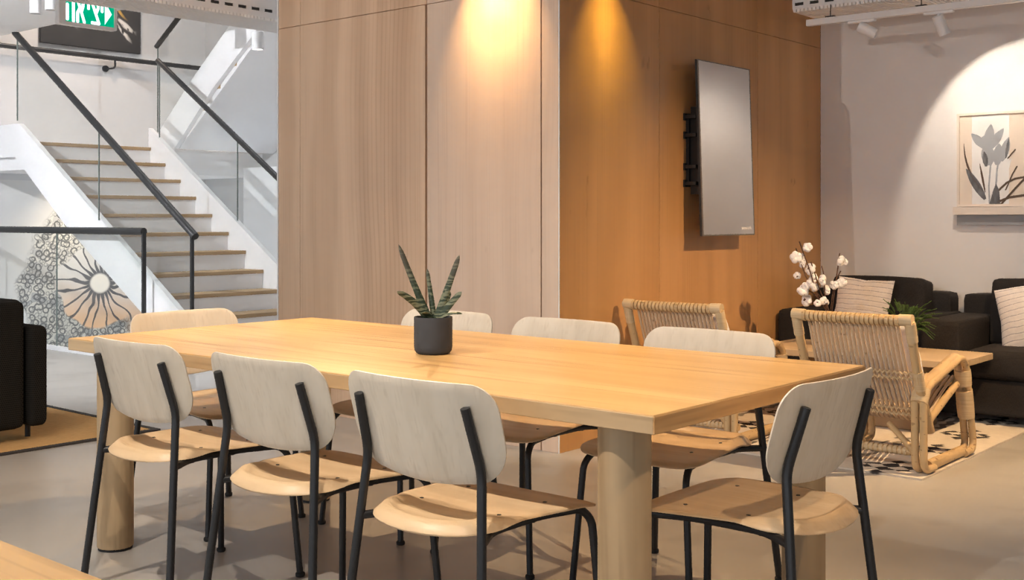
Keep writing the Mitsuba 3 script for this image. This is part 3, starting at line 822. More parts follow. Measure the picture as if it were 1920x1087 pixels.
def chair_meshes():
    M = {}
    # backrest: sides wrap forward (+y), leaning back with height
    def back_surf(a, b):
        y = -0.2285 - 0.280 * (b - 0.66) + 0.62 * a * a + 0.10 * max(0.0, 0.60 - b) ** 1.5
        return np.array([a, y, b])
    M['backrest'] = shell(rr_outline(0.249, 0.552, 0.792, 0.062, 0.105, 0.012), back_surf, 0.010, 9, 88)
    # seat plan: rounded rear, straight sides widening forward, rounded front corners
    prof = np.array([(-0.262, 0.0), (-0.258, 0.055), (-0.247, 0.105), (-0.228, 0.145), (-0.200, 0.172), (-0.165, 0.188), (-0.10, 0.200), (0.0, 0.212), (0.09, 0.221), (0.15, 0.225), (0.185, 0.222), (0.212, 0.208), (0.230, 0.182), (0.238, 0.14), (0.241, 0.07), (0.242, 0.0)])
    def seat_out():
        P = np.vstack([prof[:, ::-1], (prof[:, ::-1] * [-1, 1])[::-1][1:]])
        s = np.concatenate([[0], np.cumsum(np.linalg.norm(np.diff(P, axis=0), axis=1))])
        return lambda t: np.array([np.interp(t / (2 * PI) * s[-1], s, P[:, 0]), np.interp(t / (2 * PI) * s[-1], s, P[:, 1])])
    rear = LineString(np.vstack([(prof[:8, ::-1] * [-1, 1])[::-1], prof[1:8, ::-1]]))

    def seat_surf(a, b):
        z = 0.446 + 0.30 * a * a * min(1.0, max(0.0, 0.25 - b) / 0.35)
        f = min(1.0, max(0.0, (-0.06 - b) / 0.10))
        f = f * f * (3 - 2 * f)
        if f > 0:
            d = rear.distance(Point(a, b))
            z += f * (0.013 * math.exp(-((d - 0.034) / 0.016) ** 2) - 0.012 * max(0.0, 1 - d / 0.030) ** 1.4)
        z -= 1.1 * max(0.0, b - 0.12) ** 2
        return np.array([a, b, z])
    M['seat'] = shell(seat_out(), seat_surf, 0.011, 20, 104)
    r = 0.0115
    for s, nm in ((-1, 'rear_leg'), (1, 'rear_leg_b')):
        M[nm] = tube([(s * 0.239, -0.26, 0.006), (s * 0.189, -0.203, 0.586), (s * 0.177, -0.2465, 0.738)], r, 12, fil=0.03)
        j = 0.428 / 0.586
        jx, jy = 0.239 + (0.189 - 0.239) * j, -0.26 + 0.057 * j
        M[nm + '_rail'] = tube([(s * jx, jy, 0.428), (s * 0.155, -0.13, 0.433), (s * 0.150, 0.06, 0.432), (s * 0.176, 0.19, 0.428), (s * 0.186, 0.222, 0.395), (s * 0.215, 0.245, 0.006)], r * 0.92, 12, fil=0.04)
    M['cross'] = tube([(-0.152, 0.03, 0.430), (-0.09, 0.03, 0.418), (0.09, 0.03, 0.418), (0.152, 0.03, 0.430)], 0.010, 8, fil=0.03)
    M['cross2'] = tube([(-0.155, -0.12, 0.430), (-0.09, -0.12, 0.418), (0.09, -0.12, 0.418), (0.155, -0.12, 0.430)], 0.010, 8, fil=0.03)
    M['glides'] = []
    for x, y in ((-0.239, -0.26), (0.239, -0.26), (-0.215, 0.245), (0.215, 0.245)):
        M['glides'].append(cyl(x, y, 0.0, 0.014, 0.0155, 14, 0.003))
    M['screws'] = []
    for x, y in ((-0.13, -0.075), (0.13, -0.075), (-0.13, 0.10), (0.13, 0.10)):
        zs = seat_surf(x, y)[2]
        c = cyl(x, y, zs - 0.003, zs + 0.0065, 0.0055, 12)
        M['screws'].append(c)
    M['back_screws'] = []
    for s in (-1, 1):
        y = -0.2285 - 0.280 * (0.70 - 0.66) + 0.62 * 0.177 ** 2
        c = place(cyl(0, 0, 0, 0.008, 0.005, 12), [[1, 0, 0, s * 0.177], [0, 0, -1, y + 0.0065], [0, 1, 0, 0.70], [0, 0, 0, 1]])
        M['back_screws'].append(c)
    return M


CM = chair_meshes()
CP = {k: mikit.ply(CM[k], m, smooth=sm) for k, m, sm in (('backrest', 'ply', 40), ('seat', 'ply_seat', 40), ('rear_leg', 'black_metal', 50), ('rear_leg_b', 'black_metal', 50), ('rear_leg_rail', 'black_metal', 50), ('rear_leg_b_rail', 'black_metal', 50), ('cross', 'black_metal', 50), ('cross2', 'black_metal', 50))}
GP = [mikit.ply(m, 'black_rubber', smooth=40) for m in CM['glides']]
SP = [mikit.ply(m, 'screw') for m in CM['screws']]
BP = [mikit.ply(m, 'screw') for m in CM['back_screws']]


def chair(x, y, rz, label):
    k = thing('dining_chair', label, 'chair', 'chairs around the oak table')
    W = xf(x, y, 0, rz)
    s = part(k, 'seat', CP['seat'], None, to_world=W)
    b = part(k, 'backrest', CP['backrest'], None, to_world=W)
    l0 = part(k, 'leg', CP['rear_leg'], None, to_world=W)
    l1 = part(k, 'leg', CP['rear_leg_b'], None, to_world=W)
    l2 = part(k, 'leg', CP['rear_leg_rail'], None, to_world=W)
    l3 = part(k, 'leg', CP['rear_leg_b_rail'], None, to_world=W)
    part(k, 'crossbar', CP['cross'], None, to_world=W)
    part(k, 'crossbar', CP['cross2'], None, to_world=W)
    for l, g in zip((l0, l1, l2, l3), GP):
        part(l, 'glide', g, None, to_world=W)
    for q in SP:
        part(s, 'screw', q, None, to_world=W)
    for q in BP:
        part(b, 'screw', q, None, to_world=W)
    return k


chair(-1.931, 2.149, 0.0, 'plywood chair on the near side, rightmost of the three showing their backs')
chair(-2.521, 2.156, 0.0, 'plywood chair on the near side, middle of the three showing their backs')
chair(-3.159, 2.158, 0.0, 'plywood chair on the near side, leftmost of the three showing their backs')
chair(-1.419, 2.587, PI / 2, 'plywood chair at the right end of the table seen from its back')
chair(-3.765, 2.665, -PI / 2, 'plywood chair at the left stair end of the table, warmly lit backrest')
chair(-3.170, 3.112, PI, 'plywood chair on the far side of the table right behind the potted plant')
chair(-2.572, 3.112, PI, 'plywood chair across the table, in front of the outer corner of the wood wall')
chair(-1.972, 3.112, PI, 'plywood chair on the far side of the table nearest the rattan chairs')


# ------------------------------------------------------------------ potted plant
PX, PY, PR = -2.527, 2.594, 0.0605
mat('pot_clay', lambda p, n, uv: mix(mix((0.040, 0.044, 0.051), (0.055, 0.060, 0.068), fbm(p.x * 30, p.y * 30, p.z * 30, 3)), (0.03, 0.032, 0.036), 0.8 * smoothstep(0.88, 0.94, noise(p.x * 90, p.y * 90, p.z * 140))), rough=0.62, spec=0.3)
mat('soil', (0.03, 0.022, 0.016), rough=0.95)


def gast(p, n, uv):
    h = p.z
    a = (p.x + p.y) * 60
    w = fbm(p.x * 40, p.y * 40, p.z * 40, 2)
    band = noise(a * 0.35 + w * 2, (p.x - p.y) * 18, h * 190 + w * 3)
    c = mix((0.026, 0.044, 0.022), (0.016, 0.028, 0.016), w)
    c = mix(c, (0.15, 0.165, 0.105), 0.9 * smoothstep(0.48, 0.66, band))
    return mix(c, (0.075, 0.055, 0.040), 0.55 * smoothstep(0.95, 1.06, h + 0.04 * w))


mat('gasteria', gast, rough=0.42, spec=0.45)
po = thing('potted_plant', 'spiky mottled succulent in a charcoal clay pot on the oak table', 'plant')
z0 = 0.7405
part(po, 'pot', place(lathe([(1e-4, 0.0), (0.047, 0.0), (0.053, 0.003), (0.0585, 0.010), (PR, 0.024), (PR, 0.112), (0.0597, 0.1155), (0.0575, 0.1155), (0.0565, 0.112), (0.0565, 0.09), (1e-4, 0.09)], 56), np.array(T().translate((PX, PY, z0)).matrix)), 'pot_clay', smooth=30)
part(po, 'soil', place(cyl(0, 0, 0.088, 0.103, 0.0562, 32), np.array(T().translate((PX, PY, z0)).matrix)), 'soil')


def succ_leaf(base, tip, w, th, bend, face, n=22):
    """thick tapered leaf: lens cross-section along a bent axis"""
    b, t = np.array(base, float), np.array(tip, float)
    d = t - b
    L = np.linalg.norm(d)
    side = np.array(face, float)
    side -= d * (side @ d) / (L * L)
    side /= np.linalg.norm(side)
    up = np.cross(side, d / L)
    V, F, m = [], [], 10
    for i in range(n + 1):
        s = i / n
        c = b + d * s + np.array([0, 0, 1]) * bend * 4 * s * (1 - s)
        ww = w * ((1 - 0.45 * s) * min(1.0, ((1 - s) / 0.12) ** 0.5) if s < 1 else 0.0)
        tt = th * (1 - 0.7 * s) * min(1.0, ((1 - s) / 0.12) ** 0.5 if s < 1 else 0)
        for k in range(m):
            a = 2 * PI * k / m
            V.append(c + side * ww * math.cos(a) + up * tt * (abs(math.sin(a)) ** 1.2) * math.copysign(1, math.sin(a)))
    for i in range(n):
        for k in range(m):
            l = (k + 1) % m
            F += [(i * m + k, i * m + l, (i + 1) * m + l), (i * m + k, (i + 1) * m + l, (i + 1) * m + k)]
    return trimesh.Trimesh(np.array(V), np.array(F), process=False)


RT = np.array([0.7624, 0.6471, 0])     # to the right in the photograph
FW = np.array([-0.6471, 0.7624, 0])    # away from it


def pl(r, f, z):
    return np.array([PX, PY, 0]) + RT * r + FW * f + np.array([0, 0, z])


LV = [((-0.012, 0.005, 0.845), (-0.110, 0.010, 1.083), 0.0125, 0.006, -0.006, (0.9, 0.2, 0.3)),
      ((0.010, -0.004, 0.845), (0.083, -0.005, 1.050), 0.0135, 0.006, 0.0, (0.9, -0.2, -0.2)),
      ((0.002, 0.018, 0.845), (-0.022, 0.035, 1.005), 0.010, 0.006, 0.0, (1, 0, 0)),
      ((-0.006, -0.010, 0.842), (-0.110, -0.040, 0.938), 0.0155, 0.006, 0.012, (0.6, -0.3, 0.8)),
      ((0.012, -0.008, 0.842), (0.091, -0.030, 0.936), 0.0145, 0.006, 0.004, (0.5, -0.3, -0.8)),
      ((0.014, -0.012, 0.846), (0.094, -0.045, 0.868), 0.011, 0.005, 0.010, (0, 0.9, 0.3)),
      ((-0.012, 0.010, 0.842), (-0.055, 0.030, 0.920), 0.018, 0.008, 0.0, (0.8, -0.6, 0.3)),
      ((-0.004, -0.016, 0.842), (-0.030, -0.060, 0.872), 0.013, 0.007, 0.008, (0.9, 0.1, 0.2)),
      ((0.010, 0.020, 0.842), (0.050, 0.075, 0.930), 0.013, 0.007, 0.0, (0.9, 0.2, 0))]
for b, t, w, th, bend, f in LV:
    fv = RT * f[0] + FW * f[1] + np.array([0, 0, f[2]])
    part(po, 'leaf', succ_leaf(pl(*b), pl(*t), w, th, bend, fv), 'gasteria', smooth=60)


# ------------------------------------------------------------------ lounge: rug, tables, chairs, sofas
def rug_fn(p, n, uv):
    x, y = p.x, p.y
    jx, jy = (noise(x * 28, y * 28, 1) - 0.5) * 0.02, (noise(x * 28, y * 28, 5) - 0.5) * 0.02
    x, y = x + jx, y + jy
    c = mix((0.58, 0.52, 0.45), (0.52, 0.465, 0.40), fbm(x * 25, y * 90, 1, 2))
    # rows of diamond clusters running along Y, alternating with thin lines
    u = (x + 1.86) / 0.52
    col = dr.floor(u)
    fu = u - col
    v = y / 0.52 + 0.5 * (col - 2 * dr.floor(col / 2))
    fv = v - dr.floor(v)
    big = smoothstep(0.36, 0.30, dr.abs(fu - 0.5) * 1.25 + dr.abs(fv - 0.5))
    a, b = (fu - 0.5) * 5.2, (fv - 0.5) * 6.4
    s, t = a + b * 0.9, a - b * 0.9
    chk = dr.floor(s) + dr.floor(t)
    chk = chk - 2 * dr.floor(chk / 2)
    rows = (col - 2 * dr.floor(col / 2))
    c = mix(c, (0.025, 0.022, 0.024), big * dr.select(chk > 0.5, 1.0, 0.0) * 0.95)
    ln_ = smoothstep(0.035, 0.02, dr.abs(fu - 0.02)) * smoothstep(0.35, 0.5, noise(y * 16, col, 2))
    c = mix(c, (0.03, 0.026, 0.028), ln_ * 0.8)
    zz = dr.abs(fv * 4 - dr.floor(fv * 4) - 0.5)
    z2 = smoothstep(0.05, 0.03, dr.abs(fu - 0.12 - 0.10 * zz)) * smoothstep(0.45, 0.55, noise(y * 3.1, col * 7, 4))
    return mix(c, (0.03, 0.026, 0.028), z2 * 0.7)


mat('rug_weave', rug_fn, rough=0.95, spec=0.05, bump=lambda p, n, uv: noise(p.x * 260, p.y * 110, 1), bscale=0.0012)
ru = thing('lounge_rug', 'cream woven rug with black diamond clusters under the rattan chairs', 'rug')
nx, ny = 60, 80
gx_, gy_ = np.meshgrid(np.linspace(-3.46, -1.905, nx), np.linspace(5.06, 7.05, ny), indexing='ij')
wz = 0.009 + 0.004 * meshkit.noise(np.stack([gx_ * 4, gy_ * 4, gx_ * 0], -1), 3) * 0
edge_w = 0.012 * (meshkit.noise(np.stack([gx_ * 3, gy_ * 3, gx_ * 0], -1), 5) - 0.5)
V = np.stack([gx_ + edge_w, gy_ + edge_w, wz], -1).reshape(-1, 3)
F = []
for i in range(nx - 1):
    for j in range(ny - 1):
        a = i * ny + j
        F += [(a, a + ny, a + ny + 1), (a, a + ny + 1, a + 1)]
top = trimesh.Trimesh(V, F, process=False)
Vb = V.copy()
Vb[:, 2] = 0.0005
bord = []
idx = [i * ny for i in range(nx)] + [(nx - 1) * ny + j for j in range(1, ny)] + [i * ny + ny - 1 for i in range(nx - 2, -1, -1)] + [j for j in range(ny - 2, 0, -1)]
for a, b in zip(idx, idx[1:] + idx[:1]):
    n_ = len(V)
    bord += [(a, n_ + a, n_ + b), (a, n_ + b, b)]
rugm = trimesh.Trimesh(np.vstack([V, Vb]), np.vstack([np.array(F), np.array(bord)]), process=False)
part(ru, 'weave', rugm, 'rug_weave', smooth=30)

ct = thing('coffee_table', 'low oak coffee table with box base holding the cotton stems and fern', 'coffee table')
mat('oak_low', grain(0, (0.54, 0.40, 0.25), (0.46, 0.33, 0.20), (0.33, 0.22, 0.12), fine=120, lng=4, broad=9), rough=0.4, spec=0.35)
mat('oak_base', (0.33, 0.22, 0.125), rough=0.5)
CZ = 0.42
part(ct, 'tabletop', bx(-3.26, -2.075, 5.98, 6.55, CZ - 0.036, CZ, 0.003), 'oak_low')
part(ct, 'base', bx(-2.98, -2.345, 6.16, 6.44, 0.011, CZ - 0.036, 0.003), 'oak_base')

# rattan lounge chairs
mat('rattan', lambda p, n, uv: mix(mix((0.56, 0.40, 0.22), (0.47, 0.32, 0.165), fbm(p.x * 18, p.y * 18, p.z * 9, 3)), (0.25, 0.15, 0.07), 0.7 * smoothstep(0.80, 0.9, noise(p.x * 55, p.y * 55, p.z * 70))), rough=0.38, spec=0.4)
mat('rattan_pole', lambda p, n, uv: mix(mix((0.54, 0.40, 0.27), (0.46, 0.33, 0.21), fbm(p.x * 25, p.y * 25, p.z * 8, 3)), (0.22, 0.14, 0.08), 0.8 * smoothstep(0.84, 0.92, noise(p.x * 60, p.y * 60, p.z * 60))), rough=0.42, spec=0.35)
mat('rattan_wrap', lambda p, n, uv: mix((0.60, 0.47, 0.30), (0.50, 0.37, 0.22), noise(p.x * 12, p.y * 12, p.z * 260)), rough=0.45, spec=0.35)
mat('cushion_white', (0.82, 0.80, 0.81), rough=0.9, spec=0.1)


def rattan_chair(x, y, rz, label):
    """origin: middle of the rear legs' line on the floor, facing +y"""
    k = thing('rattan_chair', label, 'armchair', 'rattan armchairs in the lounge')
    W = xf(x, y, 0.009, rz)
    P = lambda nm, m, mt, sm=50, par=None: part(par or k, nm, m, mt, smooth=sm, to_world=W)
    hw = 0.256
    for s in (-1, 1):
        for dx in (-0.0195, 0.0195):
            X = s * hw + dx
            P('side_frame', tube([(X, 0.09, 0.020), (X, -0.035, 0.022), (X, -0.04, 0.36), (X, 0.02, 0.395), (X, 0.435, 0.490), (X, 0.51, 0.455), (X, 0.622, 0.022), (X, 0.49, 0.020)], 0.0176, 10, fil=0.075), 'rattan')
        P('runner', tube([(s * hw, 0.06, 0.028), (s * hw, 0.51, 0.028)], 0.026, 10), 'rattan')
        P('armrest', tube([(s * hw, -0.01, 0.388), (s * hw, 0.22, 0.440), (s * hw, 0.42, 0.486)], [0.024, 0.029, 0.027], 10), 'rattan')
        for (a, b, r) in (((s * hw, -0.04, 0.325), (s * hw, -0.005, 0.385), 0.040), ((s * hw, 0.54, 0.32), (s * hw, 0.575, 0.185), 0.042), ((s * hw, 0.518, 0.42), (s * hw, 0.536, 0.345), 0.041)):
            P('binding', tube([a, tuple((np.array(a) + np.array(b)) / 2), b], [r * 0.96, r, r * 0.96], 12), 'rattan_wrap')
        # back post and seat rail
        P('back_post', tube([(s * 0.262, 0.08, 0.185), (s * 0.268, -0.075, 0.42), (s * 0.270, -0.185, 0.700)], 0.021, 10, fil=0.05), 'rattan')
        P('post_binding', tube([(s * 0.270, -0.150, 0.61), (s * 0.270, -0.182, 0.695)], 0.0245, 10), 'rattan_wrap')
        P('post_binding', tube([(s * 0.268, -0.055, 0.39), (s * 0.268, -0.095, 0.475)], 0.0245, 10), 'rattan_wrap')
        P('seat_rail', tube([(s * 0.235, 0.07, 0.20), (s * 0.235, 0.50, 0.355)], 0.018, 10), 'rattan')
        P('brace', tube([(s * 0.06, 0.10, 0.195), (s * 0.15, 0.055, 0.135), (s * 0.255, 0.015, 0.045)], 0.0145, 8, fil=0.05), 'rattan')
    P('stretcher', tube([(-hw, 0.05, 0.085), (hw, 0.05, 0.085)], 0.017, 10), 'rattan')
    for i in range(15):
        xx = -0.16 + 0.32 * i / 14
        P('stretcher_wrap', tube([(xx - 0.007, 0.05, 0.086), (xx + 0.007, 0.05, 0.086)], 0.0205, 8), 'rattan_wrap')
    P('front_rail', tube([(-hw, 0.52, 0.36), (hw, 0.52, 0.36)], 0.020, 10), 'rattan')
    P('top_rail', tube([(-0.278, -0.186, 0.708), (0, -0.200, 0.704), (0.278, -0.186, 0.708)], 0.021, 10, fil=0.1), 'rattan')
    for s in (-1, 1):
        P('corner_binding', tube([(s * 0.225, -0.188, 0.707), (s * 0.284, -0.186, 0.708)], 0.0265, 12), 'rattan_wrap')
    N = 21
    for i in range(N):
        t = -1 + 2 * (i + 0.5) / N
        xx, xb_ = t * 0.222, t * 0.235
        dip = 0.012 * (1 - t * t)
        pts = [(xx * 1.0, 0.515, 0.385), (xb_, 0.30, 0.318), (xb_, 0.135, 0.232), (xb_, 0.075 - dip, 0.225), (xb_, 0.03 - dip, 0.285), (xx * 1.02, -0.075 - dip, 0.46), (xx, -0.158 - dip, 0.655), (xx - 0.004, -0.168 - dip * 0.5, 0.690)]
        P('slat', tube(pts, 0.0076, 7, fil=0.05), 'rattan_pole')
        P('top_wrap', tube([(t * 0.232 - 0.008, -0.192 - dip * 0.6, 0.7045), (t * 0.232 + 0.008, -0.192 - dip * 0.6, 0.7045)], 0.0265, 9), 'rattan')
        P('front_wrap', tube([(xx - 0.008, 0.52, 0.36), (xx + 0.008, 0.52, 0.36)], 0.027, 8), 'rattan')
    for zc, yc in ((0.452, -0.088), (0.275, 0.020)):
        for off in (-0.012, 0.012):
            zig = [(-0.25 + 0.5 * q / 44, yc - 0.013 - 0.006 * (q % 2), zc + off + 0.006 * (1 if q % 2 else -1)) for q in range(45)]
            P('woven_band', tube(zig, 0.0058, 6), 'rattan_wrap')
    cu = place(rbox(-0.238, 0.238, -0.03, 0.03, -0.20, 0.20, 0.028, 4, 0.012), np.array(T().translate((0, 0.006, 0.495)).rotate((1, 0, 0), 27).matrix))
    P('back_cushion', cu, 'cushion_white')
    return k


rattan_chair(-2.195, 5.145, 0.0, 'rattan armchair with its slatted back to the viewer at the rug corner, nearer right')
rattan_chair(-3.165, 5.165, 0.03, 'rattan armchair standing close to the wood wall, left of the other rattan one')

# sofas
mat('sofa_fabric', lambda p, n, uv: mix((0.020, 0.018, 0.018), (0.030, 0.027, 0.026), noise(p.x * 260, p.y * 260, p.z * 260)), rough=0.85, spec=0.15, sheen=0.35)
mat('sofa_foot', (0.02, 0.02, 0.02), rough=0.5)


def sofa(x0, x1, yfront, label, arm_l, arm_r, zseat=0.40, zarm=0.58, zb=0.70, zc=0.785, n=1):
    k = thing('lounge_sofa', label, 'sofa')
    yb = YW - 0.02
    part(k, 'base', rbox(x0 + 0.01, x1 - 0.01, yfront + 0.02, yb, 0.06, 0.27, 0.02), 'sofa_fabric', smooth=60)
    part(k, 'back_frame', rbox(x0 + 0.03, x1 - 0.03, yb - 0.17, yb, 0.06, zb, 0.03), 'sofa_fabric', smooth=60)
    part(k, 'arm', rbox(x0, x0 + arm_l, yfront, yb, 0.05, zarm, 0.03), 'sofa_fabric', smooth=60)
    part(k, 'arm', rbox(x1 - arm_r, x1, yfront, yb, 0.05, zarm, 0.03), 'sofa_fabric', smooth=60)
    w = (x1 - arm_r - x0 - arm_l) / n
    for i in range(n):
        a = x0 + arm_l + w * i
        part(k, 'seat_cushion', rbox(a + 0.004, a + w - 0.004, yfront - 0.005, yb - 0.20, 0.265, zseat, 0.04, 4, 0.012), 'sofa_fabric', smooth=60)
        m = rbox(-w / 2 + 0.008, w / 2 - 0.008, -0.09, 0.09, -0.20, 0.20, 0.03, 4, 0.012)
        part(k, 'back_cushion', place(m, np.array(T().translate((a + w / 2, yb - 0.235, zc - 0.195)).rotate((1, 0, 0), -9).matrix)), 'sofa_fabric', smooth=60)
    for xx in (x0 + 0.06, x1 - 0.06):
        for yy in (yfront + 0.08, yb - 0.08):
            part(k, 'foot', cyl(xx, yy, 0.0095, 0.062, 0.02, 12), 'sofa_foot')
    return k


sofa(-3.475, -2.515, 6.72, 'charcoal sofa in the corner against the wood wall, holding the upright striped pillow', 0.20, 0.14, zc=0.775)
sofa(-2.500, -0.75, 6.585, 'charcoal sofa at the right picture edge beside the corner sofa', 0.235, 0.235, zseat=0.42, zc=0.79, n=2)


def stripe_fn(axis_z):
    def fn(p, n, uv):
        v = uv.y * 11.0 + (noise(uv.x * 6, uv.y * 3, 1) - 0.5) * 0.25
        f = dr.abs(v - dr.floor(v) - 0.5)
        c = mix((0.76, 0.70, 0.66), (0.70, 0.64, 0.61), noise(uv.x * 30, uv.y * 30, 2))
        return mix(c, (0.34, 0.31, 0.32), smoothstep(0.10, 0.04, f) * 0.85)
    return fn


mat('pillow_stripe', stripe_fn(True), rough=0.9, spec=0.08)


def pillow(x, y, z, s, rx, ry, rz, label):
    k = thing('striped_pillow', label, 'pillow', 'striped pillows on the charcoal sofas')
    n = 34
    u = np.linspace(-1, 1, n)
    A, B = np.meshgrid(u, u, indexing='ij')
    edge_ = (1 - A ** 2) * (1 - B ** 2)
    pin = 1 - 0.07 * (1 - np.abs(A * B) ** 0.7)
    th = 0.075 * np.clip(edge_, 0, 1) ** 0.55
    rip = 0.004 * np.sin((B * 0.5 + 0.5) * 11 * 2 * PI) * np.clip(edge_, 0, 1) ** 0.4
    wr_ = 0.006 * (meshkit.noise(np.stack([A * 3, B * 3, A * 0], -1), 11) - 0.5)
    Vt = np.stack([A * s * (pin), -(th + rip + wr_), B * s * (pin)], -1).reshape(-1, 3)
    Vb_ = np.stack([A * s * (pin), th, B * s * (pin)], -1).reshape(-1, 3)
    F_ = []
    for i in range(n - 1):
        for j in range(n - 1):
            a = i * n + j
            F_ += [(a, a + n, a + n + 1), (a, a + n + 1, a + 1)]
    F_ = np.array(F_)
    m = trimesh.Trimesh(np.vstack([Vt, Vb_]), np.vstack([F_, F_[:, ::-1] + n * n]), process=False)
    uv = np.vstack([np.stack([A * 0.5 + 0.5, B * 0.5 + 0.5], -1).reshape(-1, 2)] * 2)
    W = T().translate((x, y, z)).rotate((0, 0, 1), rz).rotate((1, 0, 0), rx).rotate((0, 1, 0), ry)
    part(k, 'cover', m, 'pillow_stripe', smooth=True, to_world=W, uv=uv)


pillow(-3.01, 6.965, 0.602, 0.185, -16, 3, 0, 'pale striped pillow leaning in the corner sofa behind the cotton stems')
pillow(-1.98, 6.955, 0.605, 0.20, -20, -16, -6, 'pale striped pillow tilted on the right sofa, cut by the picture edge')

# cotton stems in a dark glass vase
mat('vase_glass', (0.03, 0.028, 0.025), rough=0.08, spec=0.7)
vs = thing('cotton_vase', 'dark glass vase with white cotton boll stems on the coffee table', 'vase')
VX, VY = -2.905, 6.29
part(vs, 'vase', place(lathe([(1e-4, 0), (0.062, 0), (0.067, 0.006), (0.067, 0.185), (0.064, 0.187), (0.061, 0.185), (0.061, 0.02), (1e-4, 0.02)], 40), np.array(T().translate((VX, VY, CZ)).matrix)), 'vase_glass', smooth=35)
mat('twig', (0.085, 0.040, 0.022), rough=0.7)
mat('cotton', (0.80, 0.80, 0.82), rough=0.95, spec=0.05)
mat('husk', (0.10, 0.055, 0.035), rough=0.8)
pxm = 6.55 / 2152.0       # metres per photograph pixel at the vase's distance


def vpt(px, py, f=0.0):
    """a point in the vase's own upright plane, px/py right and up from the vase foot in photograph pixels"""
    q = np.array([VX, VY, 0]) + RT * (px - 1558) * pxm + FW * f
    q[2] = 1.168 - (py - 407.4) * pxm
    return q


def boll_mesh(r, seed):
    g = np.random.default_rng(seed)
    ms = []
    for i in range(5):
        m = trimesh.creation.icosphere(2, r * 0.62)
        a = 2 * PI * i / 5
        c = np.array([math.cos(a), math.sin(a), 0.15 * g.standard_normal()]) * r * 0.52
        v = m.vertices
        m.vertices = v * (1 + 0.22 * (meshkit.noise(v * 120 + seed * 3 + i * 9)[:, None] - 0.5)) + c
        ms.append(m)
    return cat(*ms)


def husk_mesh(r):
    ms = []
    for i in range(5):
        a = 2 * PI * (i + 0.5) / 5
        d = np.array([math.cos(a), math.sin(a), 0])
        ms.append(tube([(0, 0, -r * 0.5), tuple(d * r * 0.6 + np.array([0, 0, -r * 0.25])), tuple(d * r * 1.0 + np.array([0, 0, r * 0.35]))], [0.003, 0.006, 0.001], 6))
    return cat(*ms)


BM = [mikit.ply(boll_mesh(0.029, i), 'cotton', smooth=60) for i in range(4)]
HM = mikit.ply(husk_mesh(0.029), 'husk', smooth=60)
twigs = [[(1550, 590), (1531, 562), (1513, 505), (1503, 480), (1493, 453)], [(1552, 590), (1540, 565), (1508, 522), (1497, 490), (1488, 466)],
         [(1555, 590), (1535, 545), (1526, 515), (1518, 492)], [(1556, 590), (1546, 560), (1545, 520), (1540, 500)],
         [(1560, 590), (1566, 545), (1572, 505), (1576, 476)], [(1558, 590), (1562, 560), (1568, 530), (1580, 510)], [(1553, 588), (1542, 570), (1530, 555), (1520, 548)]]
for i, tw_ in enumerate(twigs):
    f = -0.06 + 0.02 * i
    part(vs, 'stem', tube([vpt(1556 + (i - 3) * 2, 640, f * 0.3)] + [vpt(a, b, f * (0.4 + 0.6 * j / len(tw_))) for j, (a, b) in enumerate(tw_)], 0.0032, 6, fil=0.03), 'twig', smooth=60)
bolls = [(1509, 464, 0), (1488, 483, 0), (1499, 482, 1), (1503, 495, 0), (1519, 506, 0), (1495, 519, 0), (1527, 524, 0), (1537, 526, 1), (1513, 533, 0), (1508, 539, 1), (1504, 547, 0), (1530, 540, 0), (1552, 547, 0), (1514, 567, 0), (1528, 570, 0), (1540, 566, 1), (1575, 490, 1), (1584, 493, 1), (1564, 537, 2), (1580, 533, 2), (1552, 570, 1), (1520, 540, 2)]
for i, (a, b, q) in enumerate(bolls):
    f = -0.05 + 0.014 * (i % 7)
    d = vpt(a, b, f)
    sc = (1.0 + 0.25 * math.sin(i * 2.1)) * (0.92 if q == 0 else 0.82)
    tilt = T().translate(tuple(d)).rotate((0, 0, 1), 40 * i).rotate((1, 0, 0), 60 + 13 * (i % 5)).rotate((0, 0, 1), 31 * i).scale(sc)
    bk = part(vs, 'boll', BM[i % 4], None, to_world=tilt)
    part(bk, 'husk', HM, None, to_world=tilt)

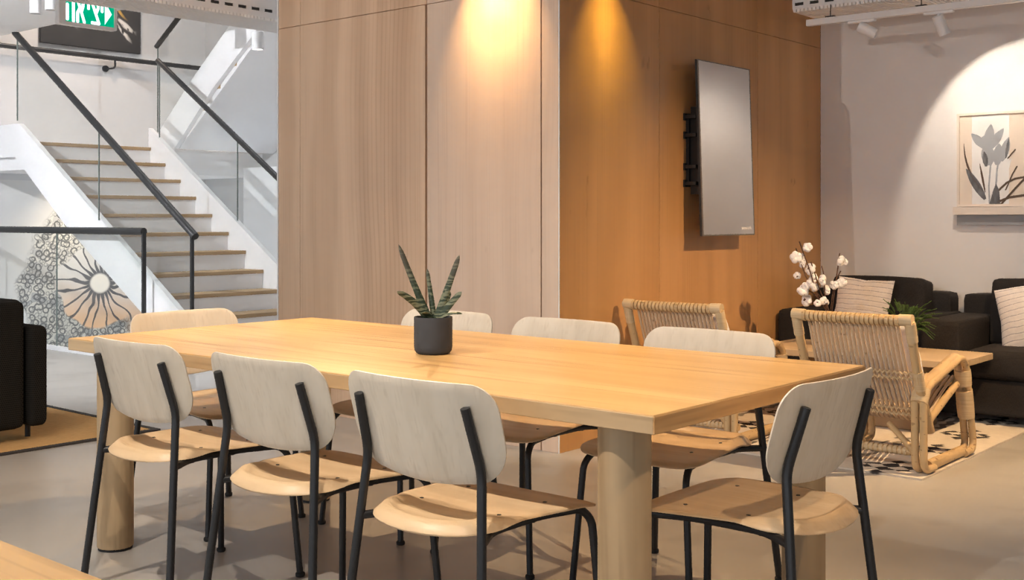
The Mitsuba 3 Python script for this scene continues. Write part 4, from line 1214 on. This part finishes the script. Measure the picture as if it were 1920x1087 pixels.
# fern in a grey pot
fe = thing('potted_fern', 'feathery green fern in a grey pot on the coffee table behind the rattan back', 'plant')
FX, FY = -2.455, 6.27
mat('pot_grey', (0.06, 0.06, 0.062), rough=0.6)
mat('fern', lambda p, n, uv: mix((0.04, 0.08, 0.02), (0.07, 0.11, 0.03), noise(p.x * 60, p.y * 60, p.z * 60)), rough=0.6, spec=0.2)
part(fe, 'pot', place(lathe([(1e-4, 0), (0.05, 0), (0.062, 0.006), (0.068, 0.125), (0.064, 0.125), (0.06, 0.10), (1e-4, 0.10)], 36), np.array(T().translate((FX, FY, CZ)).matrix)), 'pot_grey', smooth=35)
g = np.random.default_rng(5)
for i in range(34):
    a = g.uniform(0, 2 * PI)
    out = g.uniform(0.08, 0.17)
    up = g.uniform(0.05, 0.16) if i > 3 else 0.19
    if i >= 26:
        a, out, up = g.uniform(-0.4, 1.2), g.uniform(0.10, 0.15), g.uniform(-0.03, 0.04)
    base = np.array([FX, FY, CZ + 0.10]) + np.array([math.cos(a), math.sin(a), 0]) * 0.02
    tip = base + np.array([math.cos(a) * out, math.sin(a) * out, up])
    mid = (base + tip) / 2 + np.array([0, 0, 0.05])
    stem = fillet([base, mid, tip], 0.08, 8)
    ms = [tube(stem, 0.0018, 5)]
    for q in range(2, len(stem) - 1):
        for s in (-1, 1):
            dirv = np.cross(stem[q] - stem[q - 1], [0, 0, 1])
            dirv /= np.linalg.norm(dirv) + 1e-9
            e = stem[q] + dirv * s * 0.020 + np.array([0, 0, 0.006])
            ms.append(tube([stem[q], (stem[q] + e) / 2 + np.array([0, 0, 0.003]), e], [0.0015, 0.003, 0.0006], 5))
    part(fe, 'frond', cat(*ms), 'fern', smooth=60)

# ------------------------------------------------------------------ left: carpet and knit sofa
mat('carpet', lambda p, n, uv: mix((0.54, 0.34, 0.155), (0.47, 0.285, 0.12), fbm(p.x * 60, p.y * 60, 1, 2)), rough=0.95, spec=0.05)
mat('carpet_border', (0.045, 0.04, 0.038), rough=0.9)
mt = thing('floor_mat', 'ochre floor mat with dark border under the black knit sofa', 'rug')
part(mt, 'field', bx(-9.2, -5.575, -0.5, 3.515, 0.0005, 0.008), 'carpet')
part(mt, 'border', cat(bx(-5.575, -5.540, -0.5, 3.55, 0.0005, 0.010), bx(-9.2, -5.575, 3.515, 3.55, 0.0005, 0.010)), 'carpet_border')


def knit_bump(p, n, uv):
    a = (p.x + p.y) * 95.0
    b = p.z * 95.0
    r = dr.floor(b)
    a = a + 0.5 * (r - 2 * dr.floor(r / 2))
    fa, fb = a - dr.floor(a) - 0.5, b - r - 0.5
    return smoothstep(0.5, 0.1, dr.sqrt(fa * fa + fb * fb))


def knit_col(p, n, uv):
    t = knit_bump(p, n, uv)
    return mix((0.020, 0.018, 0.015), (0.006, 0.0055, 0.005), t)


mat('knit', knit_col, rough=0.85, spec=0.15)
ks = thing('knit_sofa', 'black knit high-backed sofa at the left picture edge', 'sofa')
part(ks, 'back', rbox(-7.6, -5.735, 2.66, 2.895, 0.075, 0.745, 0.045, 5), 'knit', smooth=60)
part(ks, 'arm', rbox(-6.00, -5.72, 2.90, 3.005, 0.085, 0.605, 0.035, 5), 'knit', smooth=60)
part(ks, 'seat', rbox(-7.5, -6.30, 2.90, 3.25, 0.09, 0.42, 0.05, 4), 'knit', smooth=60)
for xx, yy in ((-5.83, 2.76), (-7.4, 2.76), (-5.9, 2.98), (-7.4, 3.2)):
    part(ks, 'leg', cyl(xx, yy, 0.007, 0.10, 0.014, 12), 'black_metal')
